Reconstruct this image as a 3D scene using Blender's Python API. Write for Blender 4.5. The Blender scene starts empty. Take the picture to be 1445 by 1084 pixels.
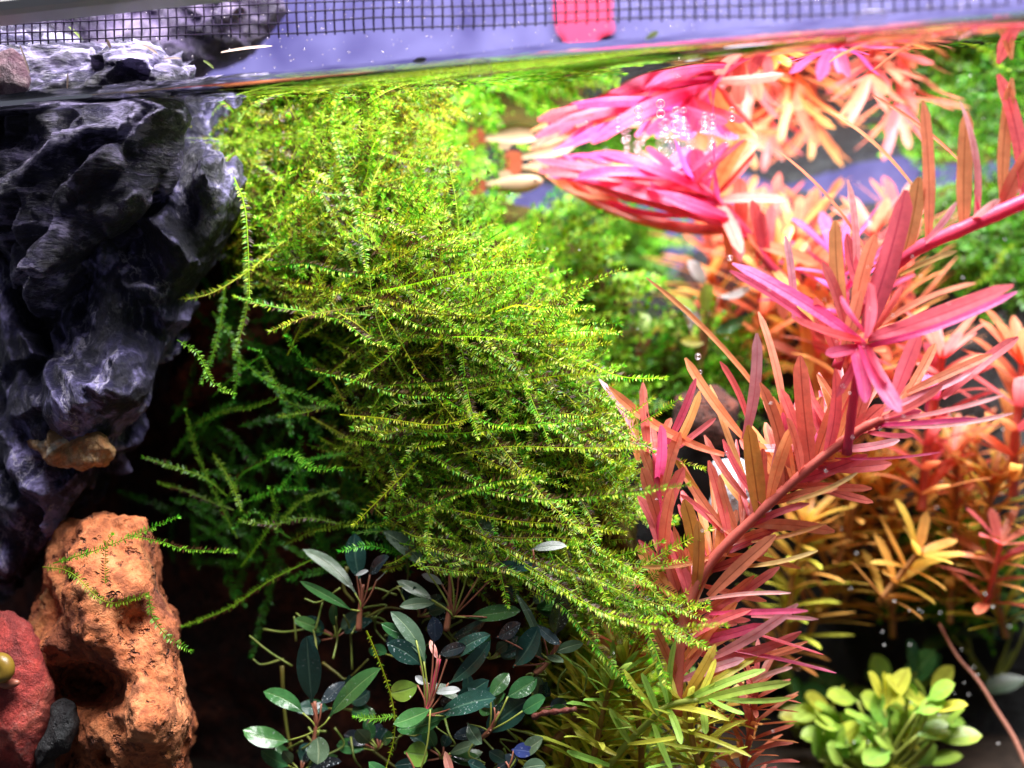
import bpy, math, random
import numpy as np
from mathutils import Vector, Matrix, noise

random.seed(7)
rng = np.random.default_rng(7)
S = 0.001                      # everything below is worked out in millimetres
sc = bpy.context.scene
col = sc.collection

# ------------------------------------------------------------------ camera
# tank axes: X along the front glass, Y = millimetres behind the inner face of the front glass, Z = 0 at the water level
YAW, ROLL, FPX = math.radians(17), math.radians(1.0), 1985.0
CX, CY = 722.5, 542.0
CAM = np.array([190 * math.tan(YAW), -190.0, -45.0])
FW = np.array([-math.sin(YAW), math.cos(YAW), 0.0])
R0 = np.array([math.cos(YAW), math.sin(YAW), 0.0])
U0 = np.array([0.0, 0.0, 1.0])
RT = R0 * math.cos(ROLL) - U0 * math.sin(ROLL)
UP = U0 * math.cos(ROLL) + R0 * math.sin(ROLL)

cd = bpy.data.cameras.new('camera')
cam = bpy.data.objects.new('camera', cd)
col.objects.link(cam)
sc.camera = cam
m = Matrix(((RT[0], UP[0], -FW[0], CAM[0] * S), (RT[1], UP[1], -FW[1], CAM[1] * S), (RT[2], UP[2], -FW[2], CAM[2] * S), (0, 0, 0, 1)))
cam.matrix_world = m
cd.sensor_width = 36.0
cd.lens = 36.0 * FPX / 1445.0
cd.clip_start, cd.clip_end = 0.01, 20.0
cd.dof.use_dof = True
cd.dof.focus_distance = 0.228
cd.dof.aperture_fstop = cd.lens / 4.5

# ------------------------------------------------------------------ light
world = bpy.data.worlds.new('World')
sc.world = world
world.use_nodes = True
bgn = world.node_tree.nodes['Background']
bgn.inputs[0].default_value = (0.62, 0.66, 0.85, 1)
bgn.inputs[1].default_value = 0.16


def lamp(name, loc, target, sx, sy, power, colour):
    ld = bpy.data.lights.new(name, 'AREA')
    ld.shape = 'RECTANGLE'
    ld.size, ld.size_y = sx * S, sy * S
    ld.energy = power
    ld.color = colour
    o = bpy.data.objects.new(name, ld)
    col.objects.link(o)
    o.location = Vector(loc) * S
    o.rotation_euler = (Vector(target) - Vector(loc)).to_track_quat('-Z', 'Y').to_euler()
    return o


# the aquarium's own LED bar, hung over the open top of the tank
lamp('aquarium_lamp', (50, -46, 285), (20, 40, -60), 270, 220, 12.2, (1.0, 0.965, 0.985))

vs = sc.view_settings
vs.view_transform, vs.look, vs.gamma, vs.exposure = 'Standard', 'None', 1.0, 0.0
vs.use_curve_mapping = False
sc.cycles.use_denoising = True
sc.cycles.max_bounces = 9
sc.cycles.transparent_max_bounces = 24
sc.cycles.caustics_reflective = False
sc.cycles.caustics_refractive = False


# ------------------------------------------------------------------ helpers
def ray(px, py):
    return FW + RT * ((px - CX) / FPX) + UP * ((CY - py) / FPX)


def at(px, py, Y):
    """the point that stands Y mm behind the front glass in the direction of a pixel"""
    d = ray(px, py)
    return CAM + d * ((Y - CAM[1]) / d[1])


def at_z(px, py, z):
    d = ray(px, py)
    return CAM + d * ((z - CAM[2]) / d[2])


def dist(Y):
    return (Y - CAM[1]) / math.cos(YAW)


def mmpx(Y):
    return dist(Y) / FPX


def proj(p):
    v = np.asarray(p, float) - CAM
    z = v @ FW
    return CX + FPX * (v @ RT) / z, CY - FPX * (v @ UP) / z


def unit(v):
    v = np.asarray(v, float)
    return v / (np.linalg.norm(v) + 1e-9)


BASE = {}


def obj(name, V, F, mat, parent=None, uv=None, colr=None, smooth=True, origin=None):
    """one mesh object; V in world millimetres"""
    V = np.asarray(V, float)
    if parent is not None:
        org = BASE[parent.name]
    else:
        org = np.asarray(origin if origin is not None else (V[:, 0].mean(), V[:, 1].mean(), V[:, 2].min()), float)
    me = bpy.data.meshes.new(name)
    me.from_pydata(((V - org) * S).tolist(), [], F)
    if uv is not None:
        lay = me.uv_layers.new(name='UVMap')
        li = np.empty(len(me.loops), int)
        me.loops.foreach_get('vertex_index', li)
        lay.data.foreach_set('uv', np.asarray(uv, np.float32)[li].ravel())
    if colr is not None:
        a = me.color_attributes.new('Col', 'FLOAT_COLOR', 'POINT')
        c = np.ones((len(V), 4), np.float32)
        c[:, :3] = colr
        a.data.foreach_set('color', c.ravel())
    if smooth:
        me.polygons.foreach_set('use_smooth', np.ones(len(me.polygons), bool))
    me.materials.append(mat)
    o = bpy.data.objects.new(name, me)
    col.objects.link(o)
    if parent is None:
        o.location = Vector(org) * S
    else:
        o.parent = parent
    BASE[o.name] = org
    return o


def thing(name, label, cat, loc, group=None):
    o = bpy.data.objects.new(name, None)
    o.empty_display_size = 0.005
    col.objects.link(o)
    o.location = Vector(loc) * S
    BASE[o.name] = np.asarray(loc, float)
    return tag(o, label, cat, group)


def tag(o, label=None, cat=None, group=None, kind=None):
    if label:
        o['label'] = label
    if cat:
        o['category'] = cat
    if group:
        o['group'] = group
    if kind:
        o['kind'] = kind
    return o


def smooth_path(P, n):
    """Catmull-Rom through the points, n samples"""
    P = [np.asarray(p, float) for p in P]
    if len(P) == 2:
        return np.array([P[0] + (P[1] - P[0]) * t for t in np.linspace(0, 1, n)])
    Q = [2 * P[0] - P[1]] + P + [2 * P[-1] - P[-2]]
    out = []
    for t in np.linspace(0, len(P) - 1, n):
        i = min(int(t), len(P) - 2)
        u = t - i
        a, b, c, d = Q[i:i + 4]
        out.append(0.5 * (2 * b + (c - a) * u + (2 * a - 5 * b + 4 * c - d) * u * u + (3 * b - a - 3 * c + d) * u ** 3))
    return np.array(out)


def tube(P, rad, ns=8):
    P = np.asarray(P)
    n = len(P)
    rad = np.broadcast_to(np.asarray(rad, float), (n,))
    T = np.gradient(P, axis=0)
    V, F, uv = [], [], []
    nrm = unit(np.cross(T[0], (0.3, 0.5, 0.81)))
    for i in range(n):
        t = unit(T[i])
        nrm = unit(nrm - t * (nrm @ t))
        b = np.cross(t, nrm)
        for k in range(ns):
            a = 2 * math.pi * k / ns
            V.append(P[i] + (nrm * math.cos(a) + b * math.sin(a)) * rad[i])
            uv.append((k / ns, i / (n - 1)))
    for i in range(n - 1):
        for k in range(ns):
            F.append((i * ns + k, i * ns + (k + 1) % ns, (i + 1) * ns + (k + 1) % ns, (i + 1) * ns + k))
    V.append(P[0]); V.append(P[-1]); uv += [(0, 0), (0, 1)]
    for k in range(ns):
        F.append((len(V) - 2, (k + 1) % ns, k))
        F.append((len(V) - 1, (n - 1) * ns + k, (n - 1) * ns + (k + 1) % ns))
    return np.array(V), F, np.array(uv)


def prof_strap(t):          # narrow strap leaf with a blunt tip
    return (0.50 + 0.50 * math.sin(math.pi / 2 * min(1, t / 0.45))) * (1 - 0.12 * max(0, (t - 0.5) * 2)) * math.sqrt(max(0.0, 1 - max(0, (t - 0.84) / 0.16) ** 2) * 0.94 + 0.06)


def prof_oval(t):           # oval leaf on a short stalk
    if t < 0.12:
        return 0.10 + 0.6 * t
    u = (t - 0.12) / 0.88
    return max(0.02, 0.17 * (1 - u) + 0.93 * math.sin(math.pi * min(1, u ** 1.12)) ** 0.58)


def leaf(b, tip, width, nrm, bend, profile=prof_strap, ns=9, na=4, fold=0.22, twist=0.0, wav=0.0):
    """blade from b to tip, middle displaced by bend, facing nrm"""
    b, tip = np.asarray(b, float), np.asarray(tip, float)
    c = (b + tip) / 2 + np.asarray(bend, float)
    V, F, uv = [], [], []
    ph = random.random() * 6
    for i in range(ns + 1):
        t = i / ns
        p = b * (1 - t) ** 2 + 2 * c * t * (1 - t) + tip * t * t
        tg = unit(2 * (1 - t) * (c - b) + 2 * t * (tip - c))
        n = np.asarray(nrm, float)
        n = unit(n - tg * (n @ tg))
        sd = np.cross(tg, n)
        if twist:
            a = twist * t
            sd, n = sd * math.cos(a) + n * math.sin(a), n * math.cos(a) - sd * math.sin(a)
        w = width * profile(t) / 2
        for k in range(na + 1):
            u = 2 * k / na - 1
            z = fold * w * abs(u) + wav * width * math.sin(9 * t + ph + u * 2) * abs(u)
            V.append(p + sd * (u * w) + n * z)
            uv.append((k / na, t))
    for i in range(ns):
        for k in range(na):
            a = i * (na + 1) + k
            F.append((a, a + 1, a + na + 2, a + na + 1))
    return np.array(V), F, np.array(uv)


# ------------------------------------------------------------------ materials
def newmat(name):
    mt = bpy.data.materials.new(name)
    mt.use_nodes = True
    nt = mt.node_tree
    nt.nodes.clear()
    out = nt.nodes.new('ShaderNodeOutputMaterial')
    return mt, nt, out


def N(nt, typ, **kw):
    n = nt.nodes.new(typ)
    for k, v in kw.items():
        if k in n.inputs:
            n.inputs[k].default_value = v
        else:
            setattr(n, k, v)
    return n


def mixrgb(nt, fac, a, b, mode='MIX'):
    n = nt.nodes.new('ShaderNodeMix')
    n.data_type = 'RGBA'
    n.blend_type = mode
    for sock, v in ((n.inputs[0], fac), (n.inputs[6], a), (n.inputs[7], b)):
        if hasattr(v, 'is_output'):
            nt.links.new(v, sock)
        elif isinstance(v, (tuple, list)):
            sock.default_value = (*v[:3], 1)
        else:
            sock.default_value = v
    return n.outputs[2]


def math_n(nt, op, a, b=None, clamp=False):
    n = nt.nodes.new('ShaderNodeMath')
    n.operation = op
    n.use_clamp = clamp
    for s, v in zip(n.inputs, (a, b)):
        if v is None:
            continue
        if hasattr(v, 'is_output'):
            nt.links.new(v, s)
        else:
            s.default_value = v
    return n.outputs[0]


def ramp(nt, fac, stops):
    n = nt.nodes.new('ShaderNodeValToRGB')
    cr = n.color_ramp
    while len(cr.elements) < len(stops):
        cr.elements.new(0.5)
    for e, (p, c) in zip(cr.elements, stops):
        e.position = p
        e.color = (*c, 1) if isinstance(c, tuple) else (c, c, c, 1)
    nt.links.new(fac, n.inputs[0])
    return n.outputs[0]


def tex_noise(nt, scale, detail=6, rough=0.6, dist_=0.0, coord=None):
    n = N(nt, 'ShaderNodeTexNoise', Scale=scale, Detail=detail, Roughness=rough, Distortion=dist_)
    if coord is None:
        coord = nt.nodes.new('ShaderNodeTexCoord').outputs['Object']
    nt.links.new(coord, n.inputs['Vector'])
    return n.outputs[0]


def leaf_mat(name, base, tip, rib, trans=0.4, rough=0.38, speck=0.0, var=0.25, vein=0.0):
    mt, nt, out = newmat(name)
    uv = nt.nodes.new('ShaderNodeUVMap')
    sep = nt.nodes.new('ShaderNodeSeparateXYZ')
    nt.links.new(uv.outputs[0], sep.inputs[0])
    c = mixrgb(nt, sep.outputs[1], base, tip)
    no = tex_noise(nt, 420, 5, 0.65)
    c = mixrgb(nt, ramp(nt, no, [(0.35, 0.0), (0.72, 0.6)]), c, tuple(0.55 * x for x in base))
    d = math_n(nt, 'ABSOLUTE', math_n(nt, 'SUBTRACT', sep.outputs[0], 0.5))
    ribm = ramp(nt, d, [(0.015, 1.0), (0.06, 0.0)])
    c = mixrgb(nt, math_n(nt, 'MULTIPLY', ribm, 0.75), c, rib)
    if vein:
        w = N(nt, 'ShaderNodeTexWave', Scale=vein, Distortion=0.6)
        cmb = nt.nodes.new('ShaderNodeCombineXYZ')
        nt.links.new(math_n(nt, 'SUBTRACT', sep.outputs[1], math_n(nt, 'MULTIPLY', d, 0.5)), cmb.inputs[0])
        nt.links.new(cmb.outputs[0], w.inputs['Vector'])
        c = mixrgb(nt, math_n(nt, 'MULTIPLY', ramp(nt, w.outputs[1], [(0.6, 0.0), (0.9, 1.0)]), 0.25), c, rib)
    info = nt.nodes.new('ShaderNodeObjectInfo')
    hsv = nt.nodes.new('ShaderNodeHueSaturation')
    nt.links.new(c, hsv.inputs['Color'])
    nt.links.new(math_n(nt, 'ADD', math_n(nt, 'MULTIPLY', info.outputs['Random'], 2 * var), 1 - var), hsv.inputs['Value'])
    r2 = math_n(nt, 'FRACT', math_n(nt, 'MULTIPLY', info.outputs['Random'], 17.3))
    nt.links.new(math_n(nt, 'ADD', math_n(nt, 'MULTIPLY', r2, 0.05), 0.475), hsv.inputs['Hue'])
    c = hsv.outputs[0]
    if speck:
        v = N(nt, 'ShaderNodeTexNoise', Scale=2600.0, Detail=2.0)
        nt.links.new(nt.nodes.new('ShaderNodeTexCoord').outputs['Object'], v.inputs['Vector'])
        big = tex_noise(nt, 160, 2)
        mk = math_n(nt, 'MULTIPLY', ramp(nt, v.outputs[0], [(0.62, 0.0), (0.70, 1.0)]), ramp(nt, big, [(0.45, 0.0), (0.62, speck)]))
        c = mixrgb(nt, mk, c, (0.62, 0.68, 0.7))
    p = N(nt, 'ShaderNodeBsdfPrincipled', Roughness=rough)
    p.inputs['Specular IOR Level'].default_value = 0.45
    nt.links.new(c, p.inputs['Base Color'])
    bm = N(nt, 'ShaderNodeBump', Strength=0.35, Distance=0.0003)
    hh = math_n(nt, 'SUBTRACT', tex_noise(nt, 900, 3), math_n(nt, 'MULTIPLY', ribm, 0.6))
    nt.links.new(hh, bm.inputs['Height'])
    nt.links.new(bm.outputs[0], p.inputs['Normal'])
    tr = N(nt, 'ShaderNodeBsdfTranslucent')
    nt.links.new(c, tr.inputs['Color'])
    mx = N(nt, 'ShaderNodeMixShader', Fac=trans)
    mx.inputs[0].default_value = trans
    nt.links.new(p.outputs[0], mx.inputs[1])
    nt.links.new(tr.outputs[0], mx.inputs[2])
    nt.links.new(mx.outputs[0], out.inputs[0])
    return mt


M = {}
M['pink'] = leaf_mat('leaf_pink', (0.86, 0.10, 0.19), (0.88, 0.18, 0.28), (0.60, 0.04, 0.12), 0.66, var=0.18)
M['hot'] = leaf_mat('leaf_hot_pink', (0.90, 0.08, 0.30), (0.92, 0.18, 0.46), (0.66, 0.04, 0.18), 0.66, var=0.1)
M['salmon'] = leaf_mat('leaf_salmon', (0.88, 0.22, 0.18), (0.90, 0.32, 0.24), (0.64, 0.10, 0.09), 0.58, var=0.2)
M['red'] = leaf_mat('leaf_red', (0.80, 0.15, 0.14), (0.78, 0.20, 0.15), (0.40, 0.04, 0.04), 0.58, var=0.2)
M['brown'] = leaf_mat('leaf_red_brown', (0.70, 0.21, 0.12), (0.68, 0.24, 0.13), (0.28, 0.06, 0.03), 0.58, var=0.2)
M['orange'] = leaf_mat('leaf_orange', (0.86, 0.29, 0.12), (0.88, 0.40, 0.16), (0.60, 0.14, 0.05), 0.58, var=0.2)
M['olive'] = leaf_mat('leaf_olive', (0.56, 0.27, 0.06), (0.52, 0.30, 0.07), (0.22, 0.09, 0.02), 0.5, var=0.15)
M['tan'] = leaf_mat('leaf_tan', (0.62, 0.30, 0.10), (0.74, 0.52, 0.24), (0.48, 0.18, 0.05), 0.35, var=0.15)
M['pale'] = leaf_mat('leaf_pale_pink', (0.76, 0.24, 0.26), (0.84, 0.48, 0.50), (0.64, 0.16, 0.18), 0.4, var=0.12)
M['green'] = leaf_mat('leaf_fresh_green', (0.34, 0.56, 0.07), (0.46, 0.76, 0.16), (0.18, 0.34, 0.04), 0.45, var=0.2)
M['lime'] = leaf_mat('leaf_lime', (0.66, 0.66, 0.07), (0.74, 0.82, 0.12), (0.40, 0.36, 0.04), 0.5, var=0.25)
M['yellow'] = leaf_mat('leaf_yellow_orange', (0.78, 0.40, 0.06), (0.82, 0.58, 0.14), (0.50, 0.22, 0.03), 0.5, var=0.25)
M['b_teal'] = leaf_mat('leaf_dark_teal', (0.012, 0.055, 0.038), (0.012, 0.046, 0.044), (0.07, 0.14, 0.10), 0.12, 0.22, speck=0.5, var=0.35, vein=9)
M['b_green'] = leaf_mat('leaf_deep_green', (0.030, 0.13, 0.035), (0.055, 0.19, 0.05), (0.12, 0.24, 0.08), 0.2, 0.22, speck=0.3, var=0.3, vein=9)
M['b_grey'] = leaf_mat('leaf_grey_green', (0.055, 0.11, 0.055), (0.10, 0.17, 0.10), (0.20, 0.26, 0.15), 0.2, 0.32, speck=0.3, var=0.2, vein=9)
M['b_blue'] = leaf_mat('leaf_dark_blue', (0.014, 0.035, 0.10), (0.015, 0.03, 0.09), (0.05, 0.08, 0.16), 0.1, 0.28, speck=0.4, var=0.2, vein=9)
M['b_black'] = leaf_mat('leaf_near_black', (0.014, 0.024, 0.03), (0.012, 0.02, 0.028), (0.05, 0.06, 0.06), 0.05, 0.25, speck=1.0, var=0.3, vein=9)
M['b_white'] = leaf_mat('leaf_silver_glint', (0.40, 0.45, 0.42), (0.60, 0.62, 0.62), (0.35, 0.4, 0.36), 0.2, 0.3, var=0.1)  # silver leaves, also painted white reflections on the two blurred rosettes
M['b_pink'] = leaf_mat('leaf_new_pink', (0.55, 0.13, 0.13), (0.70, 0.32, 0.24), (0.5, 0.1, 0.1), 0.3, 0.35, var=0.15)
M['b_lime'] = leaf_mat('leaf_bright_green', (0.24, 0.50, 0.06), (0.42, 0.60, 0.08), (0.24, 0.36, 0.1), 0.35, 0.35, speck=0.2, var=0.2, vein=9)


def simple(name, c1, c2, rough=0.5, scale=300, bump=0.3, trans=0.0, spec=0.4):
    mt, nt, out = newmat(name)
    c = mixrgb(nt, ramp(nt, tex_noise(nt, scale, 6, 0.65), [(0.3, 0.0), (0.7, 1.0)]), c1, c2)
    p = N(nt, 'ShaderNodeBsdfPrincipled', Roughness=rough)
    p.inputs['Specular IOR Level'].default_value = spec
    nt.links.new(c, p.inputs['Base Color'])
    bm = N(nt, 'ShaderNodeBump', Strength=bump, Distance=0.0006)
    nt.links.new(tex_noise(nt, scale * 3, 6), bm.inputs['Height'])
    nt.links.new(bm.outputs[0], p.inputs['Normal'])
    if trans:
        tr = N(nt, 'ShaderNodeBsdfTranslucent')
        nt.links.new(c, tr.inputs['Color'])
        mx = N(nt, 'ShaderNodeMixShader')
        mx.inputs[0].default_value = trans
        nt.links.new(p.outputs[0], mx.inputs[1])
        nt.links.new(tr.outputs[0], mx.inputs[2])
        nt.links.new(mx.outputs[0], out.inputs[0])
    else:
        nt.links.new(p.outputs[0], out.inputs[0])
    return mt


M['stem_pink'] = simple('stem_pink', (0.80, 0.06, 0.16), (0.72, 0.10, 0.16), 0.35, 200, 0.15, 0.3)
M['stem_red'] = simple('stem_red', (0.58, 0.12, 0.09), (0.66, 0.17, 0.13), 0.4, 200, 0.15, 0.3)
M['stem_brown'] = simple('stem_brown', (0.30, 0.14, 0.05), (0.40, 0.20, 0.07), 0.45, 200, 0.2, 0.2)
M['stem_green'] = simple('stem_green', (0.28, 0.34, 0.05), (0.36, 0.42, 0.09), 0.4, 200, 0.15, 0.3)
M['rhizome'] = simple('rhizome', (0.10, 0.13, 0.02), (0.20, 0.15, 0.03), 0.45, 150, 0.3, 0.15)
M['rhizome_red'] = simple('rhizome_red', (0.34, 0.09, 0.06), (0.26, 0.12, 0.06), 0.4, 200, 0.2, 0.15)
M['root'] = simple('root', (0.12, 0.20, 0.03), (0.24, 0.26, 0.06), 0.45, 300, 0.2, 0.2)
M['twig'] = simple('twig', (0.13, 0.025, 0.015), (0.07, 0.02, 0.012), 0.6, 500, 0.8)
M['core'] = simple('moss_litter_shade', (0.030, 0.035, 0.006), (0.07, 0.045, 0.010), 0.9, 500, 1.0, spec=0.1)  # litter mound, toned dark to stand in for shade between fronds
M['soil'] = simple('soil', (0.02, 0.015, 0.012), (0.05, 0.035, 0.025), 0.9, 400, 1.0, spec=0.2)
M['rim'] = simple('rim_plastic', (0.50, 0.50, 0.47), (0.54, 0.54, 0.51), 0.4, 50, 0.02)
M['net'] = simple('net_plastic', (0.030, 0.020, 0.050), (0.040, 0.028, 0.060), 0.32, 300, 0.1)
M['panel'] = simple('back_panel', (0.030, 0.026, 0.10), (0.105, 0.10, 0.235), 0.35, 60, 0.3)
M['pinktag'] = simple('pink_plastic', (0.45, 0.02, 0.07), (0.50, 0.03, 0.09), 0.4, 60, 0.05)
M['scrap'] = simple('dry_leaf', (0.45, 0.32, 0.25), (0.55, 0.42, 0.36), 0.7, 600, 0.4, 0.2)
M['scrap_g'] = simple('green_scrap', (0.30, 0.42, 0.10), (0.42, 0.55, 0.15), 0.5, 600, 0.3, 0.3)
M['hose'] = simple('root_pink_brown', (0.26, 0.10, 0.07), (0.36, 0.16, 0.11), 0.5, 300, 0.3)


def rock_mat(name, dark, mid, light, vein, scale=60, veinamt=0.8, rough=0.62, pit=0.0, moss=None, strata=(1, 1, 1), bump=1.0, lcut=0.62, edge=0.0, n2amt=0.7):
    mt, nt, out = newmat(name)
    tc = nt.nodes.new('ShaderNodeTexCoord').outputs['Object']
    mp = N(nt, 'ShaderNodeMapping')
    mp.inputs['Rotation'].default_value = (0.1, 0.65, 0.1)
    mp.inputs['Scale'].default_value = strata
    nt.links.new(tc, mp.inputs['Vector'])
    co = mp.outputs[0]
    n1 = tex_noise(nt, scale, 10, 0.68, 0.6, co)
    n2 = tex_noise(nt, scale * 4.5, 9, 0.7, 0.3, co)
    c = ramp(nt, n1, [(0.40, dark), (0.53, mid), (lcut, light), (lcut + 0.15, tuple(min(1, 1.25 * x) for x in light))])
    c = mixrgb(nt, ramp(nt, n2, [(0.46, 0.0), (0.60, n2amt)]), c, dark)
    n3 = tex_noise(nt, scale * 0.7, 9, 0.66, 0.35, co)
    v = ramp(nt, math_n(nt, 'ABSOLUTE', math_n(nt, 'SUBTRACT', n3, 0.5)), [(0.0, 1.0), (0.012, 0.0)])
    v = math_n(nt, 'MULTIPLY', v, ramp(nt, n1, [(0.42, 0.0), (0.6, 1.0)]))
    c = mixrgb(nt, math_n(nt, 'MULTIPLY', v, veinamt), c, vein)
    if edge:  # pale mineral and lavender highlights along ridges, put into the colour
        ge = nt.nodes.new('ShaderNodeNewGeometry')
        pe = ramp(nt, ge.outputs['Pointiness'], [(0.515, 0.0), (0.60, 1.0)])
        pe = math_n(nt, 'MULTIPLY', pe, ramp(nt, n2, [(0.35, 0.25), (0.6, 1.0)]))
        c = mixrgb(nt, math_n(nt, 'MULTIPLY', pe, edge), c, light)
    fine = tex_noise(nt, scale * 22, 5, 0.7, 0.0, co)
    c = mixrgb(nt, 0.35, c, mixrgb(nt, fine, (0, 0, 0), (1, 1, 1)), 'OVERLAY')
    if moss:
        n4 = tex_noise(nt, scale * 0.9, 4, 0.6)
        c = mixrgb(nt, ramp(nt, n4, [(0.56, 0.0), (0.68, 0.6)]), c, moss)
    h = math_n(nt, 'ADD', math_n(nt, 'MULTIPLY', n1, 0.9), math_n(nt, 'ADD', math_n(nt, 'MULTIPLY', n2, 0.45), math_n(nt, 'MULTIPLY', fine, 0.10)))
    if pit:
        vo = N(nt, 'ShaderNodeTexNoise', Scale=scale * 7, Detail=3.0, Roughness=0.55)
        nt.links.new(tc, vo.inputs['Vector'])
        pm = ramp(nt, vo.outputs[0], [(0.30, 1.0), (0.42, 0.0)])
        h = math_n(nt, 'SUBTRACT', h, math_n(nt, 'MULTIPLY', pm, pit))
        c = mixrgb(nt, math_n(nt, 'MULTIPLY', pm, 0.6), c, dark)
    p = N(nt, 'ShaderNodeBsdfPrincipled', Roughness=rough)
    p.inputs['Specular IOR Level'].default_value = 0.5
    nt.links.new(c, p.inputs['Base Color'])
    bm = N(nt, 'ShaderNodeBump', Strength=bump, Distance=0.0035)
    nt.links.new(h, bm.inputs['Height'])
    nt.links.new(bm.outputs[0], p.inputs['Normal'])
    nt.links.new(p.outputs[0], out.inputs[0])
    return mt


M['slate'] = rock_mat('blue_grey_stone', (0.006, 0.005, 0.016), (0.028, 0.023, 0.070), (0.31, 0.27, 0.46), (0.50, 0.46, 0.56), 60, 0.7, 0.40, strata=(1, 1.0, 2.8), lcut=0.575, edge=0.7, n2amt=0.8)
M['slate2'] = rock_mat('dark_blue_stone', (0.004, 0.004, 0.014), (0.017, 0.014, 0.056), (0.28, 0.25, 0.50), (0.55, 0.52, 0.60), 65, 0.8, 0.38, strata=(1.8, 1.0, 1), lcut=0.59, edge=0.65, n2amt=0.75)
M['purplestone'] = rock_mat('purple_stone', (0.016, 0.010, 0.036), (0.075, 0.052, 0.13), (0.25, 0.19, 0.33), (0.3, 0.24, 0.34), 70, 0.5, 0.4, edge=0.3)
M['crust'] = rock_mat('orange_crust', (0.36, 0.13, 0.04), (0.66, 0.40, 0.17), (0.82, 0.74, 0.58), (0.82, 0.78, 0.68), 120, 0.3, 0.5, moss=(0.14, 0.17, 0.03))
M['lava'] = rock_mat('orange_lava', (0.19, 0.045, 0.015), (0.60, 0.175, 0.055), (0.70, 0.26, 0.10), (0.5, 0.16, 0.06), 60, 0.2, 0.85, pit=0.9, moss=(0.16, 0.13, 0.03))
M['redrock'] = rock_mat('red_stone', (0.16, 0.015, 0.012), (0.46, 0.045, 0.032), (0.54, 0.10, 0.06), (0.62, 0.35, 0.28), 70, 0.25, 0.7, moss=(0.30, 0.12, 0.03))
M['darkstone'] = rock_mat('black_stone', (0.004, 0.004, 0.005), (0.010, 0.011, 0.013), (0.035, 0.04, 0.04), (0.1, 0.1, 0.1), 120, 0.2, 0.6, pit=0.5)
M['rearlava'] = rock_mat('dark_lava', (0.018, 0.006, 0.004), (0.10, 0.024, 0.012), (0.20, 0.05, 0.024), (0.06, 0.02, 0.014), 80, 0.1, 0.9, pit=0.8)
M['innerlava'] = rock_mat('brick_red_lava', (0.10, 0.02, 0.012), (0.36, 0.075, 0.04), (0.55, 0.18, 0.11), (0.4, 0.1, 0.06), 90, 0.1, 0.85, pit=0.9)
M['palestone'] = rock_mat('pale_stone', (0.30, 0.33, 0.38), (0.55, 0.58, 0.64), (0.72, 0.74, 0.78), (0.7, 0.7, 0.75), 80, 0.1, 0.5)
M['rosestone'] = rock_mat('rose_stone', (0.12, 0.05, 0.08), (0.42, 0.27, 0.30), (0.66, 0.50, 0.52), (0.6, 0.5, 0.5), 90, 0.2, 0.4)

# moss: colour comes with the mesh, each copy shifts a little
mt, nt, out = newmat('moss_leaflets')
ca = nt.nodes.new('ShaderNodeVertexColor'); ca.layer_name = 'Col'
info = nt.nodes.new('ShaderNodeObjectInfo')
hsv = nt.nodes.new('ShaderNodeHueSaturation')
nt.links.new(ca.outputs[0], hsv.inputs['Color'])
nt.links.new(math_n(nt, 'ADD', math_n(nt, 'MULTIPLY', info.outputs['Random'], 0.5), 0.8), hsv.inputs['Value'])
r2 = math_n(nt, 'FRACT', math_n(nt, 'MULTIPLY', info.outputs['Random'], 13.7))
nt.links.new(math_n(nt, 'ADD', math_n(nt, 'MULTIPLY', r2, 0.06), 0.47), hsv.inputs['Hue'])
p = N(nt, 'ShaderNodeBsdfPrincipled', Roughness=0.42)
p.inputs['Specular IOR Level'].default_value = 0.4
nt.links.new(hsv.outputs[0], p.inputs['Base Color'])
tr = N(nt, 'ShaderNodeBsdfTranslucent')
nt.links.new(hsv.outputs[0], tr.inputs['Color'])
mx = N(nt, 'ShaderNodeMixShader'); mx.inputs[0].default_value = 0.45
nt.links.new(p.outputs[0], mx.inputs[1]); nt.links.new(tr.outputs[0], mx.inputs[2])
nt.links.new(mx.outputs[0], out.inputs[0])
M['moss'] = mt

# water surface: Fresnel between clear and mirror (total reflection when seen from below at a low angle)
mt, nt, out = newmat('water_skin')
fr = N(nt, 'ShaderNodeFresnel', IOR=1.33)
tc = nt.nodes.new('ShaderNodeTexCoord').outputs['Object']
bm = N(nt, 'ShaderNodeBump', Strength=0.05, Distance=0.0010)
mp = N(nt, 'ShaderNodeMapping'); mp.inputs['Scale'].default_value = (1, 0.5, 1)
nt.links.new(tc, mp.inputs['Vector'])
nt.links.new(tex_noise(nt, 45, 3, 0.5, 0.4, mp.outputs[0]), bm.inputs['Height'])
gl = N(nt, 'ShaderNodeBsdfGlossy', Roughness=0.0); gl.inputs['Color'].default_value = (0.97, 0.98, 0.97, 1)
nt.links.new(bm.outputs[0], gl.inputs['Normal']); nt.links.new(bm.outputs[0], fr.inputs['Normal'])
tp = N(nt, 'ShaderNodeBsdfTransparent')
mx = N(nt, 'ShaderNodeMixShader')
nt.links.new(fr.outputs[0], mx.inputs[0]); nt.links.new(tp.outputs[0], mx.inputs[1]); nt.links.new(gl.outputs[0], mx.inputs[2])
nt.links.new(mx.outputs[0], out.inputs[0])
M['water'] = mt

# clear glass: clean panes, nothing mirrored in them in the photograph
mt, nt, out = newmat('clear_glass')
tp = N(nt, 'ShaderNodeBsdfTransparent')
nt.links.new(tp.outputs[0], out.inputs[0])
M['glass'] = mt

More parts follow.
